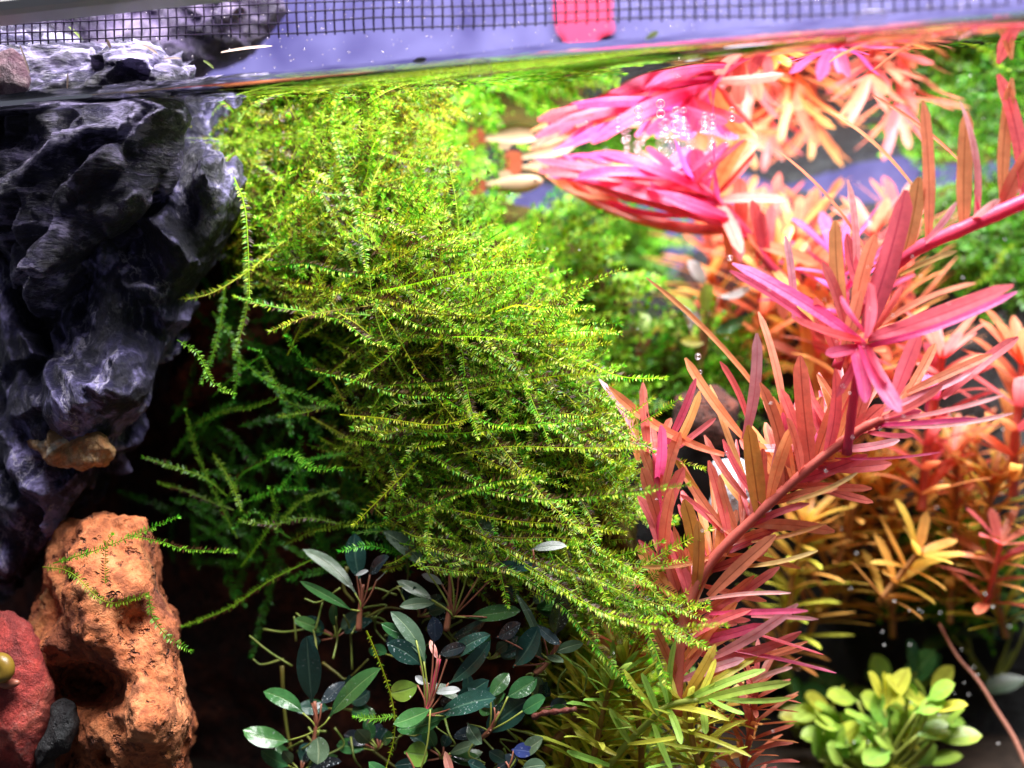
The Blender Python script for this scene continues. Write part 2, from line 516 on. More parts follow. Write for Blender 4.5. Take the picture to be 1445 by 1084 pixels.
# gas bubbles and drops: clear centre, bright rim
mt, nt, out = newmat('bubble_skin')
lw = N(nt, 'ShaderNodeLayerWeight', Blend=0.35)
gl = N(nt, 'ShaderNodeBsdfGlossy', Roughness=0.06); gl.inputs['Color'].default_value = (1, 0.95, 1, 1)
df = N(nt, 'ShaderNodeBsdfTranslucent'); df.inputs['Color'].default_value = (0.95, 0.85, 0.95, 1)
ad = N(nt, 'ShaderNodeMixShader'); ad.inputs[0].default_value = 0.5
nt.links.new(gl.outputs[0], ad.inputs[1]); nt.links.new(df.outputs[0], ad.inputs[2])
tp = N(nt, 'ShaderNodeBsdfTransparent')
mx = N(nt, 'ShaderNodeMixShader')
nt.links.new(ramp(nt, lw.outputs['Facing'], [(0.2, 0.10), (0.6, 0.95)]), mx.inputs[0])
nt.links.new(tp.outputs[0], mx.inputs[1]); nt.links.new(ad.outputs[0], mx.inputs[2])
nt.links.new(mx.outputs[0], out.inputs[0])
M['bubble'] = mt

# ------------------------------------------------------------------ the tank
def box(x0, x1, y0, y1, z0, z1):
    V = [(x, y, z) for z in (z0, z1) for y in (y0, y1) for x in (x0, x1)]
    return np.array(V, float), [(0, 2, 3, 1), (4, 5, 7, 6), (0, 1, 5, 4), (2, 6, 7, 3), (0, 4, 6, 2), (1, 3, 7, 5)]


XL, XR, YB, ZB, ZT = -150, 150, 152, -132, 75
V, F = box(XL, XR, -4, 0, ZB - 6, ZT)
tag(obj('front_glass', V, F, M['glass'], smooth=False), 'clear front glass pane of the aquarium', kind='structure')
V, F = box(XL - 60, XR + 60, YB, YB + 4, ZB - 6, ZT)
tag(obj('back_panel', V, F, M['panel'], smooth=False), 'pale lavender back panel of the aquarium', kind='structure')
V, F = box(XL - 4, XL, 0.2, YB - 0.2, ZB, ZT)
tag(obj('side_glass', V, F, M['glass'], smooth=False), 'clear side pane of the aquarium', kind='structure')
# soil bed
nx, ny = 60, 40
V, F = [], []
for j in range(ny + 1):
    for i in range(nx + 1):
        x, y = XL + (XR - XL) * i / nx, 0.5 + (YB - 1) * j / ny
        V.append((x, y, ZB + 6 + 4 * noise.fractal((x / 30, y / 30, 0), 1, 2, 4) + 0.03 * y))
for j in range(ny):
    for i in range(nx):
        a = j * (nx + 1) + i
        F.append((a, a + 1, a + nx + 2, a + nx + 1))
tag(obj('substrate', V, F, M['soil']), 'dark soil bed of the aquarium', kind='structure')
# water surface with a meniscus climbing the front glass
ys = np.concatenate([np.linspace(0.02, 6, 26), np.linspace(7, YB - 0.2, 60)])
xs = np.linspace(XL, XR, 90)
V, F = [], []
for y in ys:
    for x in xs:
        V.append((x, y, 2.3 * math.exp(-y / 1.7) * (1 + 0.25 * noise.noise((x / 14, 0, 3))) + 0.06 * noise.fractal((x / 40, y / 30, 0), 1, 2, 2)))
n = len(xs)
for j in range(len(ys) - 1):
    for i in range(n - 1):
        a = j * n + i
        F.append((a, a + 1, a + n + 1, a + n))
wo = obj('water', V, F, M['water'], origin=(0, 75, 0))
mt, nt, out = newmat('water_meniscus')
gb = N(nt, 'ShaderNodeBsdfGlass', Roughness=0.0, IOR=1.33)
nt.links.new(gb.outputs[0], out.inputs[0])
wo.data.materials.append(mt)
for pg in wo.data.polygons:
    if pg.index // (len(xs) - 1) < 15:
        pg.material_index = 1
tag(wo, 'still water surface mirroring the plants from below', kind='structure')

# plastic rim of the tank, seen as a grey band
zr = at(0, 24, -6)[2]
P = []
V, F = [], []
prof = [(-9, zr + 1.4), (-8.2, zr + 0.3), (-6.5, zr), (0, zr + 0.4), (1.0, zr + 1.6), (1.0, zr + 4), (-4.2, zr + 4.4), (-4.2, zr + 14), (-9, zr + 14)]
for x in np.linspace(XL - 4, XR, 60):
    for y, z in prof:
        V.append((x, y, z))
k = len(prof)
for i in range(59):
    for j in range(k):
        a, b = i * k + j, i * k + (j + 1) % k
        F.append((a, b, b + k, a + k))
o = obj('tank_rim', V, F, M['rim'], smooth=False)
tag(o, 'grey plastic rim along the top edge of the aquarium', 'tank rim')

# ------------------------------------------------------------------ black netting hung inside the front glass
NY = 4.0
eL, eR = at(-60, 66, NY), at(1500, 11, NY)
net = thing('netting', 'black square plastic netting with cut bottom edge above the water', 'netting', eL)
pitch = 1.56
ex = unit(eR - eL)
Ln = np.linalg.norm(eR - eL)
zt = zr + 11
j = 0
while True:
    off = 0.45 + j * pitch * 0.93
    pts = []
    for u in np.linspace(0, Ln, 80):
        p = eL + ex * u + np.array([0, 0.5 * noise.noise((u / 18, j * 0.3, 0)), off + 0.45 * noise.noise((u / 25, j * 0.4, 5))])
        pts.append(p)
    if pts[0][2] > zt and pts[-1][2] > zt:
        break
    V, F, uv = tube(pts, 0.125, 5)
    obj('strand', V, F, M['net'], net)
    j += 1
    if j > 12:
        break
nrow = j
u = 0.3
k = 0
while u < Ln:
    pts = []
    low = 0.45 - random.uniform(0.35, 0.7)
    top = min(zt, (eL + ex * u)[2] + nrow * pitch) - (eL + ex * u)[2]
    for h in np.linspace(low, top, 10):
        pts.append(eL + ex * u + np.array([0.10 * noise.noise((h, u, 2)), 0.5 * noise.noise((u / 18, h / 4, 0)) + 0.1, h + 0.45 * noise.noise((u / 25, h / 4, 5))]))
    V, F, uv = tube(pts, [0.125 + 0.045 * abs(math.sin(h)) for h in range(10)], 5)
    obj('strand', V, F, M['net'], net)
    u += pitch * random.uniform(0.95, 1.05)
    k += 1

# pink tag on the back panel, above the water
poly = [(784, -12), (864, -12), (862, 20), (866, 44), (846, 50), (842, 76), (802, 78), (796, 52), (788, 46), (783, 18)]
V = [at(x, y, YB - 0.4) for x, y in poly] + [at(x, y, YB - 2.2) for x, y in poly]
n = len(poly)
F = [tuple(range(n)), tuple(range(n, 2 * n))[::-1]] + [(i, (i + 1) % n, (i + 1) % n + n, i + n) for i in range(n)]
tag(obj('plastic_tag', V, F, M['pinktag'], smooth=False), 'hot pink plastic tag on the pale back panel above the water', 'tag')


# ------------------------------------------------------------------ rocks
def outline(poly, n):
    P = np.array(poly + [poly[0]], float)
    Ls = np.linalg.norm(np.diff(P, axis=0), axis=1)
    s = np.concatenate([[0], np.cumsum(Ls)])
    t = np.linspace(0, s[-1], n, endpoint=False)
    Q = np.stack([np.interp(t, s, P[:, 0]), np.interp(t, s, P[:, 1])], 1)
    for _ in range(2):
        Q = 0.25 * np.roll(Q, 1, 0) + 0.5 * Q + 0.25 * np.roll(Q, -1, 0)
    return Q


TEX = {}


def relief(o, voxel=0.5, a=0.55, b=0.55, sa=6.0, sb=2.2):
    """even the mesh out and add small chips and grain as real relief"""
    r = o.modifiers.new('even', 'REMESH')
    r.mode = 'VOXEL'
    r.voxel_size = voxel * S
    r.use_smooth_shade = True
    for nm, typ, sc_, st in (('chips', 'VORONOI', sa, a), ('grain', 'CLOUDS', sb, b)):
        key = (nm, sc_)
        if key not in TEX:
            t = bpy.data.textures.new(nm, typ)
            t.noise_scale = sc_ * S
            if typ == 'CLOUDS':
                t.noise_depth = 4
                t.noise_type = 'HARD_NOISE'
            TEX[key] = t
        d = o.modifiers.new(nm, 'DISPLACE')
        d.texture = TEX[key]
        d.texture_coords = 'LOCAL'
        d.mid_level = 0.45
        d.strength = st * S
    return o


def blob(poly, Yc, Df, Db, c=None, n=220, rings=46, amp=1.2, fs=14.0, ridge=0.0, bumps=(), seed=0.0, strata=0.0, facet=None, sdir=(0.3, 0.2, 1), tilt=(0, 0)):
    """a closed stone: outline in the plane Yc, bulging Df toward the viewer and Db backward"""
    Q = outline(poly, n)
    c = np.array(c if c is not None else Q.mean(0), float)
    sdir = unit(sdir)
    V, F = [], []

    def pt(q, s, prof, front):
        px, py = q
        Y = Yc + tilt[0] * (px - c[0]) + tilt[1] * (py - c[1])
        if front:
            Y -= Df * prof
            for bx, by, br, bh in bumps:
                Y -= bh * math.exp(-((px - bx) ** 2 + (py - by) ** 2) / (br * br)) * min(1, prof * 3)
        else:
            Y += Db * prof
        p = at(px, py, Y)
        v = Vector(p) / fs + Vector((seed, seed * 1.7, -seed))
        d = amp * noise.fractal(v, 0.9, 2.1, 6)
        if ridge:
            d += ridge * (noise.ridged_multi_fractal(v * 0.8, 0.9, 2.2, 5, 1.0, 2.0) - 1.0)
        if facet:
            vf = Vector(p)
            along = vf.dot(Vector(sdir))
            vf = (vf + Vector(sdir) * along * 0.9) / facet[0] + Vector((seed, seed, seed))
            vf += 0.25 * noise.noise_vector(v * 1.5)
            near = noise.voronoi(vf)[1][0]
            h = noise.cell_vector(near * 7.31)
            g = noise.cell_vector(near * 3.17 + Vector((5, 1, 2))) - Vector((0.5, 0.5, 0.5))
            d += facet[1] * ((h[0] - 0.5) * 1.6 + (vf - near).dot(g) * 2.4)
        if strata:
            w = (p @ sdir) / 7.5 + 1.3 * noise.noise(v * 0.55) + 0.35 * noise.noise(v * 2.1)
            fr_ = w % 1.0
            d += strata * ((fr_ if fr_ < 0.9 else (1 - fr_) * 9) - 0.4) * 1.6
            d += 0.25 * strata * noise.turbulence(v * 3.1, 4, True)
            d -= strata * 0.8 * min(1.0, noise.voronoi(v * 1.3)[0][0]) * 0.4
        dirv = unit(np.array([(px - c[0]) * 0.004 * (1 - prof), -prof if front else prof, -(py - c[1]) * 0.004 * (1 - prof)]))
        return p + dirv * d

    for i in range(rings):          # front, rim -> centre
        th = (i / rings) * math.pi / 2
        s = math.cos(th)
        for q in Q:
            V.append(pt(c + (q - c) * s, s, math.sin(th) ** 0.8, True))
    V.append(pt(c, 0, 1, True))
    fc = len(V) - 1
    b0 = len(V)
    rb = rings // 3
    for i in range(1, rb):
        th = (i / rb) * math.pi / 2
        s = math.cos(th)
        for q in Q:
            V.append(pt(c + (q - c) * s, s, math.sin(th) ** 0.8, False))
    V.append(pt(c, 0, 1, False))
    bc = len(V) - 1
    for i in range(rings - 1):
        for k in range(n):
            k2 = (k + 1) % n
            F.append((i * n + k, (i + 1) * n + k, (i + 1) * n + k2, i * n + k2))
    for k in range(n):
        F.append(((rings - 1) * n + k, fc, (rings - 1) * n + (k + 1) % n))
    prev = 0
    for i in range(rb - 1):
        cur = b0 + i * n
        for k in range(n):
            k2 = (k + 1) % n
            F.append((prev + k, prev + k2, cur + k2, cur + k))
        prev = cur
    for k in range(n):
        F.append((prev + k, prev + (k + 1) % n, bc))
    return np.array(V), F


V, F = blob([(-60, 20), (20, 48), (120, 56), (200, 70), (268, 98), (281, 140), (252, 190), (246, 240), (222, 285), (178, 330), (125, 380), (88, 425), (52, 434), (28, 405), (14, 340), (-60, 300)],
            21, 14, 30, c=(90, 220), amp=1.4, fs=12, ridge=0.5, strata=2.0, facet=(12.0, 2.6), sdir=(-0.62, 0.1, 0.78), seed=1.3,
            bumps=[(150, 270, 55, 3), (60, 380, 40, 4), (60, 300, 70, 2), (200, 120, 50, 2.5)])
tag(relief(obj('rock', V, F, M['slate'])), 'blue grey layered rock that rises out of the water', 'rock')

V, F = blob([(-60, 250), (180, 250), (255, 205), (300, 193), (332, 215), (346, 250), (338, 295), (312, 345), (298, 375), (268, 415), (254, 470), (232, 520), (216, 575), (176, 630), (130, 690), (90, 752), (50, 800), (15, 838), (-60, 870)],
            38, 22, 34, c=(70, 520), amp=1.4, fs=13, ridge=0.6, strata=1.5, facet=(13.0, 3.0), sdir=(0.85, 0.1, 0.5), seed=4.1,
            bumps=[(150, 540, 75, 7), (70, 600, 60, 4), (300, 240, 40, 5), (190, 450, 50, -3), (60, 720, 60, 3)])
rk = relief(obj('rock', V, F, M['slate2']))
tag(rk, 'dark blue veined rock with an orange nub, under the layered rock', 'rock')
V, F = blob([(38, 622), (70, 606), (110, 598), (150, 612), (162, 632), (148, 658), (118, 664), (88, 660), (55, 648)], 18, 4, 8, n=90, rings=20, amp=1.3, fs=4, ridge=0.6, seed=9)
relief(obj('mineral_nub', V, F, M['crust'], rk), 0.4, 0.8, 0.7, 3.0, 1.4)['label'] = 'orange and olive crusted nub on the dark rock'

V, F = blob([(84, 748), (120, 736), (160, 733), (205, 742), (219, 790), (228, 830), (250, 880), (248, 925), (256, 985), (269, 1015), (266, 1060), (262, 1110), (95, 1115), (60, 1010), (42, 900), (62, 840)],
            24, 16, 24, c=(150, 930), amp=3.2, fs=11, ridge=1.3, seed=7.7,
            bumps=[(122, 962, 34, -18), (158, 975, 22, -12), (70, 870, 26, -6), (185, 885, 28, -4), (205, 1020, 52, 7), (180, 770, 40, -4), (110, 815, 9, -5), (150, 850, 50, 2), (130, 905, 40, 3), (90, 1065, 22, -6), (150, 1070, 14, -6)])
tag(relief(obj('lava_rock', V, F, M['lava']), 0.5, 0.7, 1.0, 4.0, 1.6), 'orange porous lava rock with a deep dark hole', 'rock')
V, F = blob([(-60, 850), (18, 862), (42, 880), (64, 925), (79, 968), (74, 1010), (62, 1050), (45, 1110), (-60, 1120)], 14, 8, 12, c=(-5, 985), amp=1.0, fs=10, ridge=0.4, seed=2.2)
tag(relief(obj('rock', V, F, M['redrock']), 0.5, 0.5, 0.5), 'smooth red rock slab beside the orange lava rock', 'rock')
V, F = blob([(70, 995), (88, 982), (106, 990), (110, 1025), (98, 1062), (70, 1072), (52, 1090), (48, 1060), (66, 1030)], 12, 4, 6, n=90, rings=18, amp=0.8, fs=5, seed=3.4)
tag(obj('pebble', V, F, M['darkstone']), 'small black pebble wedged between red rock and orange lava rock', 'pebble')
V, F = blob([(-60, 780), (60, 700), (150, 560), (230, 430), (420, 400), (520, 520), (560, 700), (700, 760), (820, 860), (800, 960), (760, 1060), (740, 1150), (-60, 1150)], 82, 14, 10, n=200, rings=40, amp=2.0, fs=11, ridge=1, seed=5.4)  # low rock, with its upper part added to fill the hollow with dark
tag(obj('lava_rock', V, F, M['rearlava']), 'dark brown lava rock behind the small dark leaved plants, extended to darken the hollow', 'rock')
V, F = blob([(262, 420), (285, 365), (320, 370), (420, 400), (425, 470), (350, 500), (300, 560), (250, 580), (240, 520)], 60, 9, 12, n=120, rings=26, amp=2.0, fs=8, ridge=1, seed=6.4)
tag(relief(obj('lava_rock', V, F, M['innerlava']), 0.5, 0.8, 1.0, 3.0, 1.5), 'brick red lava stone peeking out under the moss', 'rock')
V, F = blob([(-30, 82), (18, 66), (34, 80), (44, 112), (40, 130), (0, 140), (-30, 140)], 7, 3, 5, n=70, rings=16, amp=0.5, fs=5, seed=8.4)
tag(obj('rock', V, F, M['rosestone']), 'small rose and grey stone on the layered rock above the water', 'rock')
V, F = blob([(1005, 650), (1040, 640), (1085, 670), (1090, 730), (1040, 760), (1000, 730)], 62, 8, 10, n=80, rings=18, amp=1, fs=9, seed=3.9)
tag(obj('pebble', V, F, M['palestone']), 'pale grey stone glimpsed between the red stems', 'pebble')
V, F = blob([(950, 560), (1010, 545), (1045, 570), (1040, 625), (985, 640), (945, 610)], 75, 8, 10, n=80, rings=18, amp=1, fs=9, seed=3.1)
tag(obj('pebble', V, F, M['rearlava']), 'dark brown stone between the red shoots and the mossy back', 'pebble')
# added black slope, standing in for the darkness at the back of the tank
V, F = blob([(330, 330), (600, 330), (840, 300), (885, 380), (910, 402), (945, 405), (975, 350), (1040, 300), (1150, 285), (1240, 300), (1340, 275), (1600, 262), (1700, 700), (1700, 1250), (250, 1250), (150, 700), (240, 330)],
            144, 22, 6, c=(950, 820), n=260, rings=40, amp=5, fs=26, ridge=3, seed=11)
tag(obj('dark_back_filler', V, F, M['darkstone']), 'added black rock slope standing in for the dark across the back of the aquarium', 'rock')

V, F = blob([(-60, -30), (385, -30), (402, 15), (378, 58), (335, 84), (285, 104), (240, 180), (-60, 200)], 60, 12, 14, c=(140, 70), amp=2.0, fs=11, ridge=1.0, facet=(9.0, 1.8), seed=21)
tag(relief(obj('rock', V, F, M['purplestone'])), 'dim purple rock behind the netting, clear of the water', 'rock')
# snail shell on the red rock
sn = thing('snail', 'olive yellow round snail stuck on the red rock', 'snail', at(4, 968, 5))
cen = at(2, 945, 4.0)
V, F = [], []
turns, nt_, nr_ = 2.4, 60, 14
for i in range(nt_ + 1):
    t = i / nt_
    a = t * turns * 2 * math.pi
    rr = 2.55 * t ** 1.1
    cc = cen + np.array([math.cos(a) * (0.55 * rr), -1.4 * (1 - t), math.sin(a) * (0.55 * rr)])
    e1 = unit(np.array([math.cos(a), 0, math.sin(a)]))
    for k in range(nr_):
        b = 2 * math.pi * k / nr_
        V.append(cc + (e1 * math.cos(b) + np.array([0, 1, 0]) * math.sin(b)) * (0.62 * rr + 0.05))
for i in range(nt_):
    for k in range(nr_):
        F.append((i * nr_ + k, i * nr_ + (k + 1) % nr_, (i + 1) * nr_ + (k + 1) % nr_, (i + 1) * nr_ + k))
M['shell'] = simple('snail_shell', (0.12, 0.07, 0.01), (0.20, 0.13, 0.015), 0.35, 150, 0.15)
obj('shell', V, F, M['shell'], sn)
V, F, uv = tube(smooth_path([cen + np.array(v) for v in ((-2.4, 1.5, -2.2), (0, 1.5, -2.6), (2.2, 1.6, -2.3))], 8), [0.3, .6, .8, .9, .9, .8, .6, .3], 8)
obj('foot', V, F, M['rhizome_red'], sn)

# dry bits lying on the rock above the water
bits = [((200, 63), (223, 77), 4, 'scrap', 'long beige leaf scrap'), ((230, 84), (256, 83), 3, 'scrap', 'thin beige leaf scrap lying level'), ((312, 74), (384, 65), 5, 'scrap', 'longest pinkish leaf scrap'),
        ((96, 103), (95, 126), 3, 'scrap', 'thin upright straw-like scrap'), ((150, 56), (156, 68), 5, 'scrap', 'short pointed beige scrap'), ((97, 38), (117, 57), 4, 'scrap_g', 'olive green leaf scrap'),
        ((28, 64), (42, 104), 3, 'scrap', 'stalk-like tan scrap'), ((287, 86), (302, 97), 4, 'scrap_g', 'light green leaf scrap')]
for (b, t, w, mk, lb) in bits:
    Y = 5.2 if b[0] < 290 else 12
    s = mmpx(Y)
    V, F, uv = leaf(at(*b, Y), at(*t, Y + 1), w * s, -FW + UP * 0.4, UP * 0.3, ns=6, na=2, fold=0.3)
    tag(obj('plant_scrap', V, F, M[mk], uv=uv), lb + ' stuck on the layered rock above the water', 'leaf scrap', 'plant scraps on the emerged rock')


# ------------------------------------------------------------------ moss
GREENS = np.array([(0.28, 0.45, 0.016), (0.40, 0.52, 0.02), (0.18, 0.44, 0.016), (0.56, 0.66, 0.09), (0.10, 0.30, 0.012), (0.21, 0.18, 0.012)])
FRESH = np.array([(0.10, 0.34, 0.015), (0.16, 0.42, 0.02), (0.08, 0.28, 0.015), (0.22, 0.46, 0.03)])


def frond(P, up, pal, brown=0.2, step=0.42, ll=1.05, lw=0.27, r=0.11, stemc=None, ns=3):
    """feathery moss frond along the polyline P (mm): stalk plus two ranks of pointed leaflets"""
    P = np.asarray(P, float)
    seg = np.linalg.norm(np.diff(P, axis=0), axis=1)
    s = np.concatenate([[0], np.cumsum(seg)])
    L = s[-1]
    n = max(6, int(L / 1.6))
    tt = np.linspace(0, L, n)
    Q = np.stack([np.interp(tt, s, P[:, k]) for k in range(3)], 1)
    V, F, uv = tube(Q, np.linspace(r, r * 0.55, n), ns)
    V = list(V)
    sc_ = np.array(stemc if stemc is not None else pal[random.randrange(len(pal))] * 1.1 + np.array([0.06, 0.06, 0.0]))
    C = [sc_] * len(V)
    u = L * 0.05
    browny = random.random() < brown * 2
    k = 0
    while u < L:
        f = u / L
        p = np.array([np.interp(u, s, P[:, q]) for q in range(3)])
        p2 = np.array([np.interp(min(L, u + 0.6), s, P[:, q]) for q in range(3)])
        T = unit(p2 - p) if np.linalg.norm(p2 - p) > 1e-6 else unit(P[-1] - P[-2])
        n_ = unit(up - T * (up @ T))
        sd = np.cross(T, n_)
        sz = (0.75 + 0.5 * random.random()) * (1.0 if f < 0.8 else 1.0 - 0.45 * (f - 0.8) / 0.2) * (0.6 + 0.4 * min(1, f * 5))
        for sg in (-1, 1):
            if random.random() < 0.06:
                continue
            d = unit(T * random.uniform(0.15, 0.6) + sd * sg * 0.9 + n_ * random.uniform(-0.35, 0.75))
            l, w = ll * sz, lw * sz
            tip = p + d * l + T * 0.12 * l
            wv = unit(T - d * (T @ d)) * w
            i0 = len(V)
            V += [p, p + d * l * 0.42 + wv * 0.5, tip, p + d * l * 0.42 - wv * 0.5]
            F.append((i0, i0 + 1, i0 + 2, i0 + 3))
            if random.random() < (0.75 if (browny and sg < 0 and f < 0.85) else 0.03):
                c = np.array([0.07, 0.032, 0.010]) * random.uniform(0.6, 1.6)
            else:
                c = pal[random.randrange(len(pal))] * random.uniform(0.75, 1.25)
                if f > 0.85:
                    c = c * 1.2 + np.array([0.02, 0.05, 0.0])
            C += [c, c, c * 1.1, c]
        u += step * random.uniform(0.8, 1.2)
        k += 1
    T = unit(P[-1] - P[-2])         # bud of close leaflets at the tip
    n_ = unit(up - T * (up @ T)); sd = np.cross(T, n_)
    for q in range(7):
        a = q * 0.9
        d = unit(T * 0.9 + (sd * math.cos(a) + n_ * math.sin(a)) * 0.55)
        wv = unit(np.cross(d, T)) * lw * 0.6
        l = ll * random.uniform(0.8, 1.2)
        p = P[-1] - T * 0.2
        i0 = len(V)
        V += [p, p + d * l * 0.45 + wv, p + d * l, p + d * l * 0.45 - wv]
        F.append((i0, i0 + 1, i0 + 2, i0 + 3))
        c = pal[random.randrange(len(pal))] * 1.15 + np.array([0.0, 0.06, 0.0])
        C += [c, c, c, c]
    return np.array(V), F, np.array(C)


def variant(L, sag, side, pal, **kw):
    """a frond lying along +X from the origin, leaflets facing +Z"""
    P = []
    ph = random.random() * 6
    for t in np.linspace(0, 1, 14):
        P.append((L * t, side * L * t * t + 0.4 * math.sin(5 * t + ph), -sag * L * math.sin(math.pi * t * 0.8) + 0.3 * math.sin(7 * t + ph)))
    return frond(P, np.array([0, 0, 1.0]), pal, **kw)


VAR = []
for L in (7, 10, 13, 17, 22):
    for q in range(4):
        VAR.append((L, *variant(L, random.uniform(-0.08, 0.14), random.uniform(-0.22, 0.22), GREENS, brown=0.22)))
VARF = []
for L in (8, 12, 16):
    for q in range(3):
        VARF.append((L, *variant(L, random.uniform(-0.06, 0.14), random.uniform(-0.2, 0.2), FRESH, brown=0.08)))
VARB = []                      # coarser fronds for the clumps well behind the focus
for L in (8, 11, 15):
    for q in range(4):
        VARB.append((L, *variant(L, random.uniform(-0.05, 0.12), random.uniform(-0.2, 0.2), GREENS * np.array([0.75, 1.15, 0.9]), brown=0.1, step=0.75, ll=1.25, lw=0.5)))
MESHES = {}


def var_mesh(vr):
    if id(vr) not in MESHES:
        L, V, F, C = vr
        me = bpy.data.meshes.new('frond')
        me.from_pydata((V * S).tolist(), [], F)
        a = me.color_attributes.new('Col', 'FLOAT_COLOR', 'POINT')
        c4 = np.ones((len(V), 4), np.float32); c4[:, :3] = C
        a.data.foreach_set('color', c4.ravel())
        me.materials.append(M['moss'])
        MESHES[id(vr)] = me
    return MESHES[id(vr)]


def frame(d, up):
    x = unit(d)
    z = unit(up - x * (up @ x))
    y = np.cross(z, x)
    return np.stack([x, y, z], 1)


def put_frond(vr, base, d, up, parent, scale=1.0):
    o = bpy.data.objects.new('frond', var_mesh(vr))
    col.objects.link(o)
    o.parent = parent
    Rm = frame(d, up) * scale
    b = (base - BASE[parent.name]) * S
    o.matrix_local = Matrix(((*Rm[0], b[0]), (*Rm[1], b[1]), (*Rm[2], b[2]), (0, 0, 0, 1)))
    return o


def mass(name, items, parent, mat):
    """many fronds joined into one mesh"""
    vs_, fs4, fs3, cs = [], [], [], []
    off = 0
    cache = {}
    for (vr, base, d, up, scale, tint) in items:
        L, V, F, C = vr
        if id(vr) not in cache:
            cache[id(vr)] = (np.array([f for f in F if len(f) == 4], np.int64), np.array([f for f in F if len(f) == 3], np.int64))
        q, t3 = cache[id(vr)]
        W = V @ (frame(d, up) * scale).T + base
        W[:, 2] = np.minimum(W[:, 2], -0.35)
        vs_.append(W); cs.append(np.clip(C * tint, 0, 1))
        fs4.append(q + off); fs3.append(t3 + off)
        off += len(V)
    V = np.concatenate(vs_); C = np.concatenate(cs); Q = np.concatenate(fs4); T3 = np.concatenate(fs3)
    V = (V - BASE[parent.name]) * S
    me = bpy.data.meshes.new(name)
    me.vertices.add(len(V))
    me.vertices.foreach_set('co', V.astype(np.float32).ravel())
    nl = Q.size + T3.size
    me.loops.add(nl)
    me.loops.foreach_set('vertex_index', np.concatenate([Q.ravel(), T3.ravel()]).astype(np.int32))
    me.polygons.add(len(Q) + len(T3))
    st = np.concatenate([np.arange(len(Q)) * 4, Q.size + np.arange(len(T3)) * 3]).astype(np.int32)
    me.polygons.foreach_set('loop_start', st)
    a = me.color_attributes.new('Col', 'FLOAT_COLOR', 'POINT')
    c4 = np.ones((len(V), 4), np.float32); c4[:, :3] = C
    a.data.foreach_set('color', c4.ravel())
    me.update(calc_edges=True)
    me.materials.append(mat)
    o = bpy.data.objects.new(name, me)
    col.objects.link(o)
    o.parent = parent
    o['kind'] = 'stuff'
    return o


def sample_blob(Q, c, Yc, Df, smax=1.0):
    """a random point on the viewer's side of a mound"""
    k = random.randrange(len(Q))
    s = math.sqrt(random.random()) * smax
    q = c + (Q[k] - c) * s
    pr = math.sqrt(max(0, 1 - s * s)) ** 0.8
    return q, Yc - Df * pr, s, Q[k]


def img_dir(deg, toward=0.0):
    a = math.radians(deg)
    return unit(RT * math.cos(a) + UP * math.sin(a) - FW * toward)


# --- main clump
POLY = [(300, 178), (430, 168), (560, 190), (610, 270), (660, 340), (740, 420), (790, 500), (830, 580), (868, 640), (890, 720), (900, 790), (840, 800), (740, 765), (640, 740), (560, 735), (500, 700), (480, 640), (500, 560), (480, 470), (400, 420), (330, 390), (305, 300)]
MC = np.array([600.0, 480.0])
MQ = outline(POLY, 300)
moss = thing('moss_clump', 'big yellow green feathery moss cushion spilling over the dark hollow', 'moss', at(600, 760, 55))
V, F = blob(POLY, 55, 17, 40, c=tuple(MC), n=160, rings=30, amp=2.5, fs=9, ridge=1.0, seed=12)  # mound under the fronds, deepened backward to shadow the hollow
V[:, 2] = np.minimum(V[:, 2], -1.5)
obj('litter_shade_core', V, F, M['core'], moss)


def flow(px, py):
    """the way the fronds lean there"""
    if py < 340:
        g = random.random()
        if g < 0.45:
            return random.gauss(55, 22)
        if g < 0.8:
            return random.gauss(8, 20)
        return random.gauss(110, 25)
    r = (px - 480) / 420
    if random.random() < 0.24:
        return random.gauss(60, 60)
    return random.gauss(-2 + 14 * (1 - r), 26)


items = []
big = []
for g in range(500):           # tufts: a handful of fronds fanning from one spot
    q, Y, s, e = sample_blob(MQ, MC, 50, 21)
    px, py = q
    rel = noise.fractal((px / 75, py / 60, 1.0), 1, 2, 3)
    if py > 360 and (rel < -0.02 or px < 560) and random.random() < 0.72:
        continue
    Y += -5.0 * rel + random.uniform(-1, 3)
    a = flow(px, py)
    tw = random.uniform(-0.1, 0.75) if py > 300 else random.uniform(-0.25, 0.45)
    shade = random.uniform(0.45, 1.2)
    hue = random.random()
    tint = np.array([1.0, 1.0, 1.0]) if hue < 0.62 else (np.array([0.7, 0.95, 0.8]) if hue < 0.86 else np.array([0.95, 0.66, 0.5]))
    for k in range(random.randint(4, 12)):
        d = img_dir(a + random.gauss(0, 26), tw + random.uniform(-0.45, 0.45))
        up = unit(-FW * random.uniform(0.2, 1.0) + UP * random.uniform(0.1, 1.0) + RT * random.uniform(-0.5, 0.5))
        L = 13 if s > 0.75 else random.choice([10, 13, 17, 22])
        vr = random.choice([v for v in VAR if v[0] <= L])
        b = at(px + random.gauss(0, 9), py + random.gauss(0, 9), Y + random.uniform(0, 5)) - d * vr[0] * 0.35
        if b[2] > -1.5:
            b[2] = -1.5 - random.random() * 2
        sc2 = random.uniform(0.8, 1.15)
        tip = b + d * vr[0] * sc2
        if tip[2] < -1.5 and Y < 40 and vr[0] >= 10 and len(big) < 130 and random.random() < 0.10:
            big.append((vr, b - np.array([0, 2.0, 0]), d, up, sc2))
        else:
            items.append((vr, b, d, up, sc2, tint * shade * random.uniform(0.85, 1.15)))
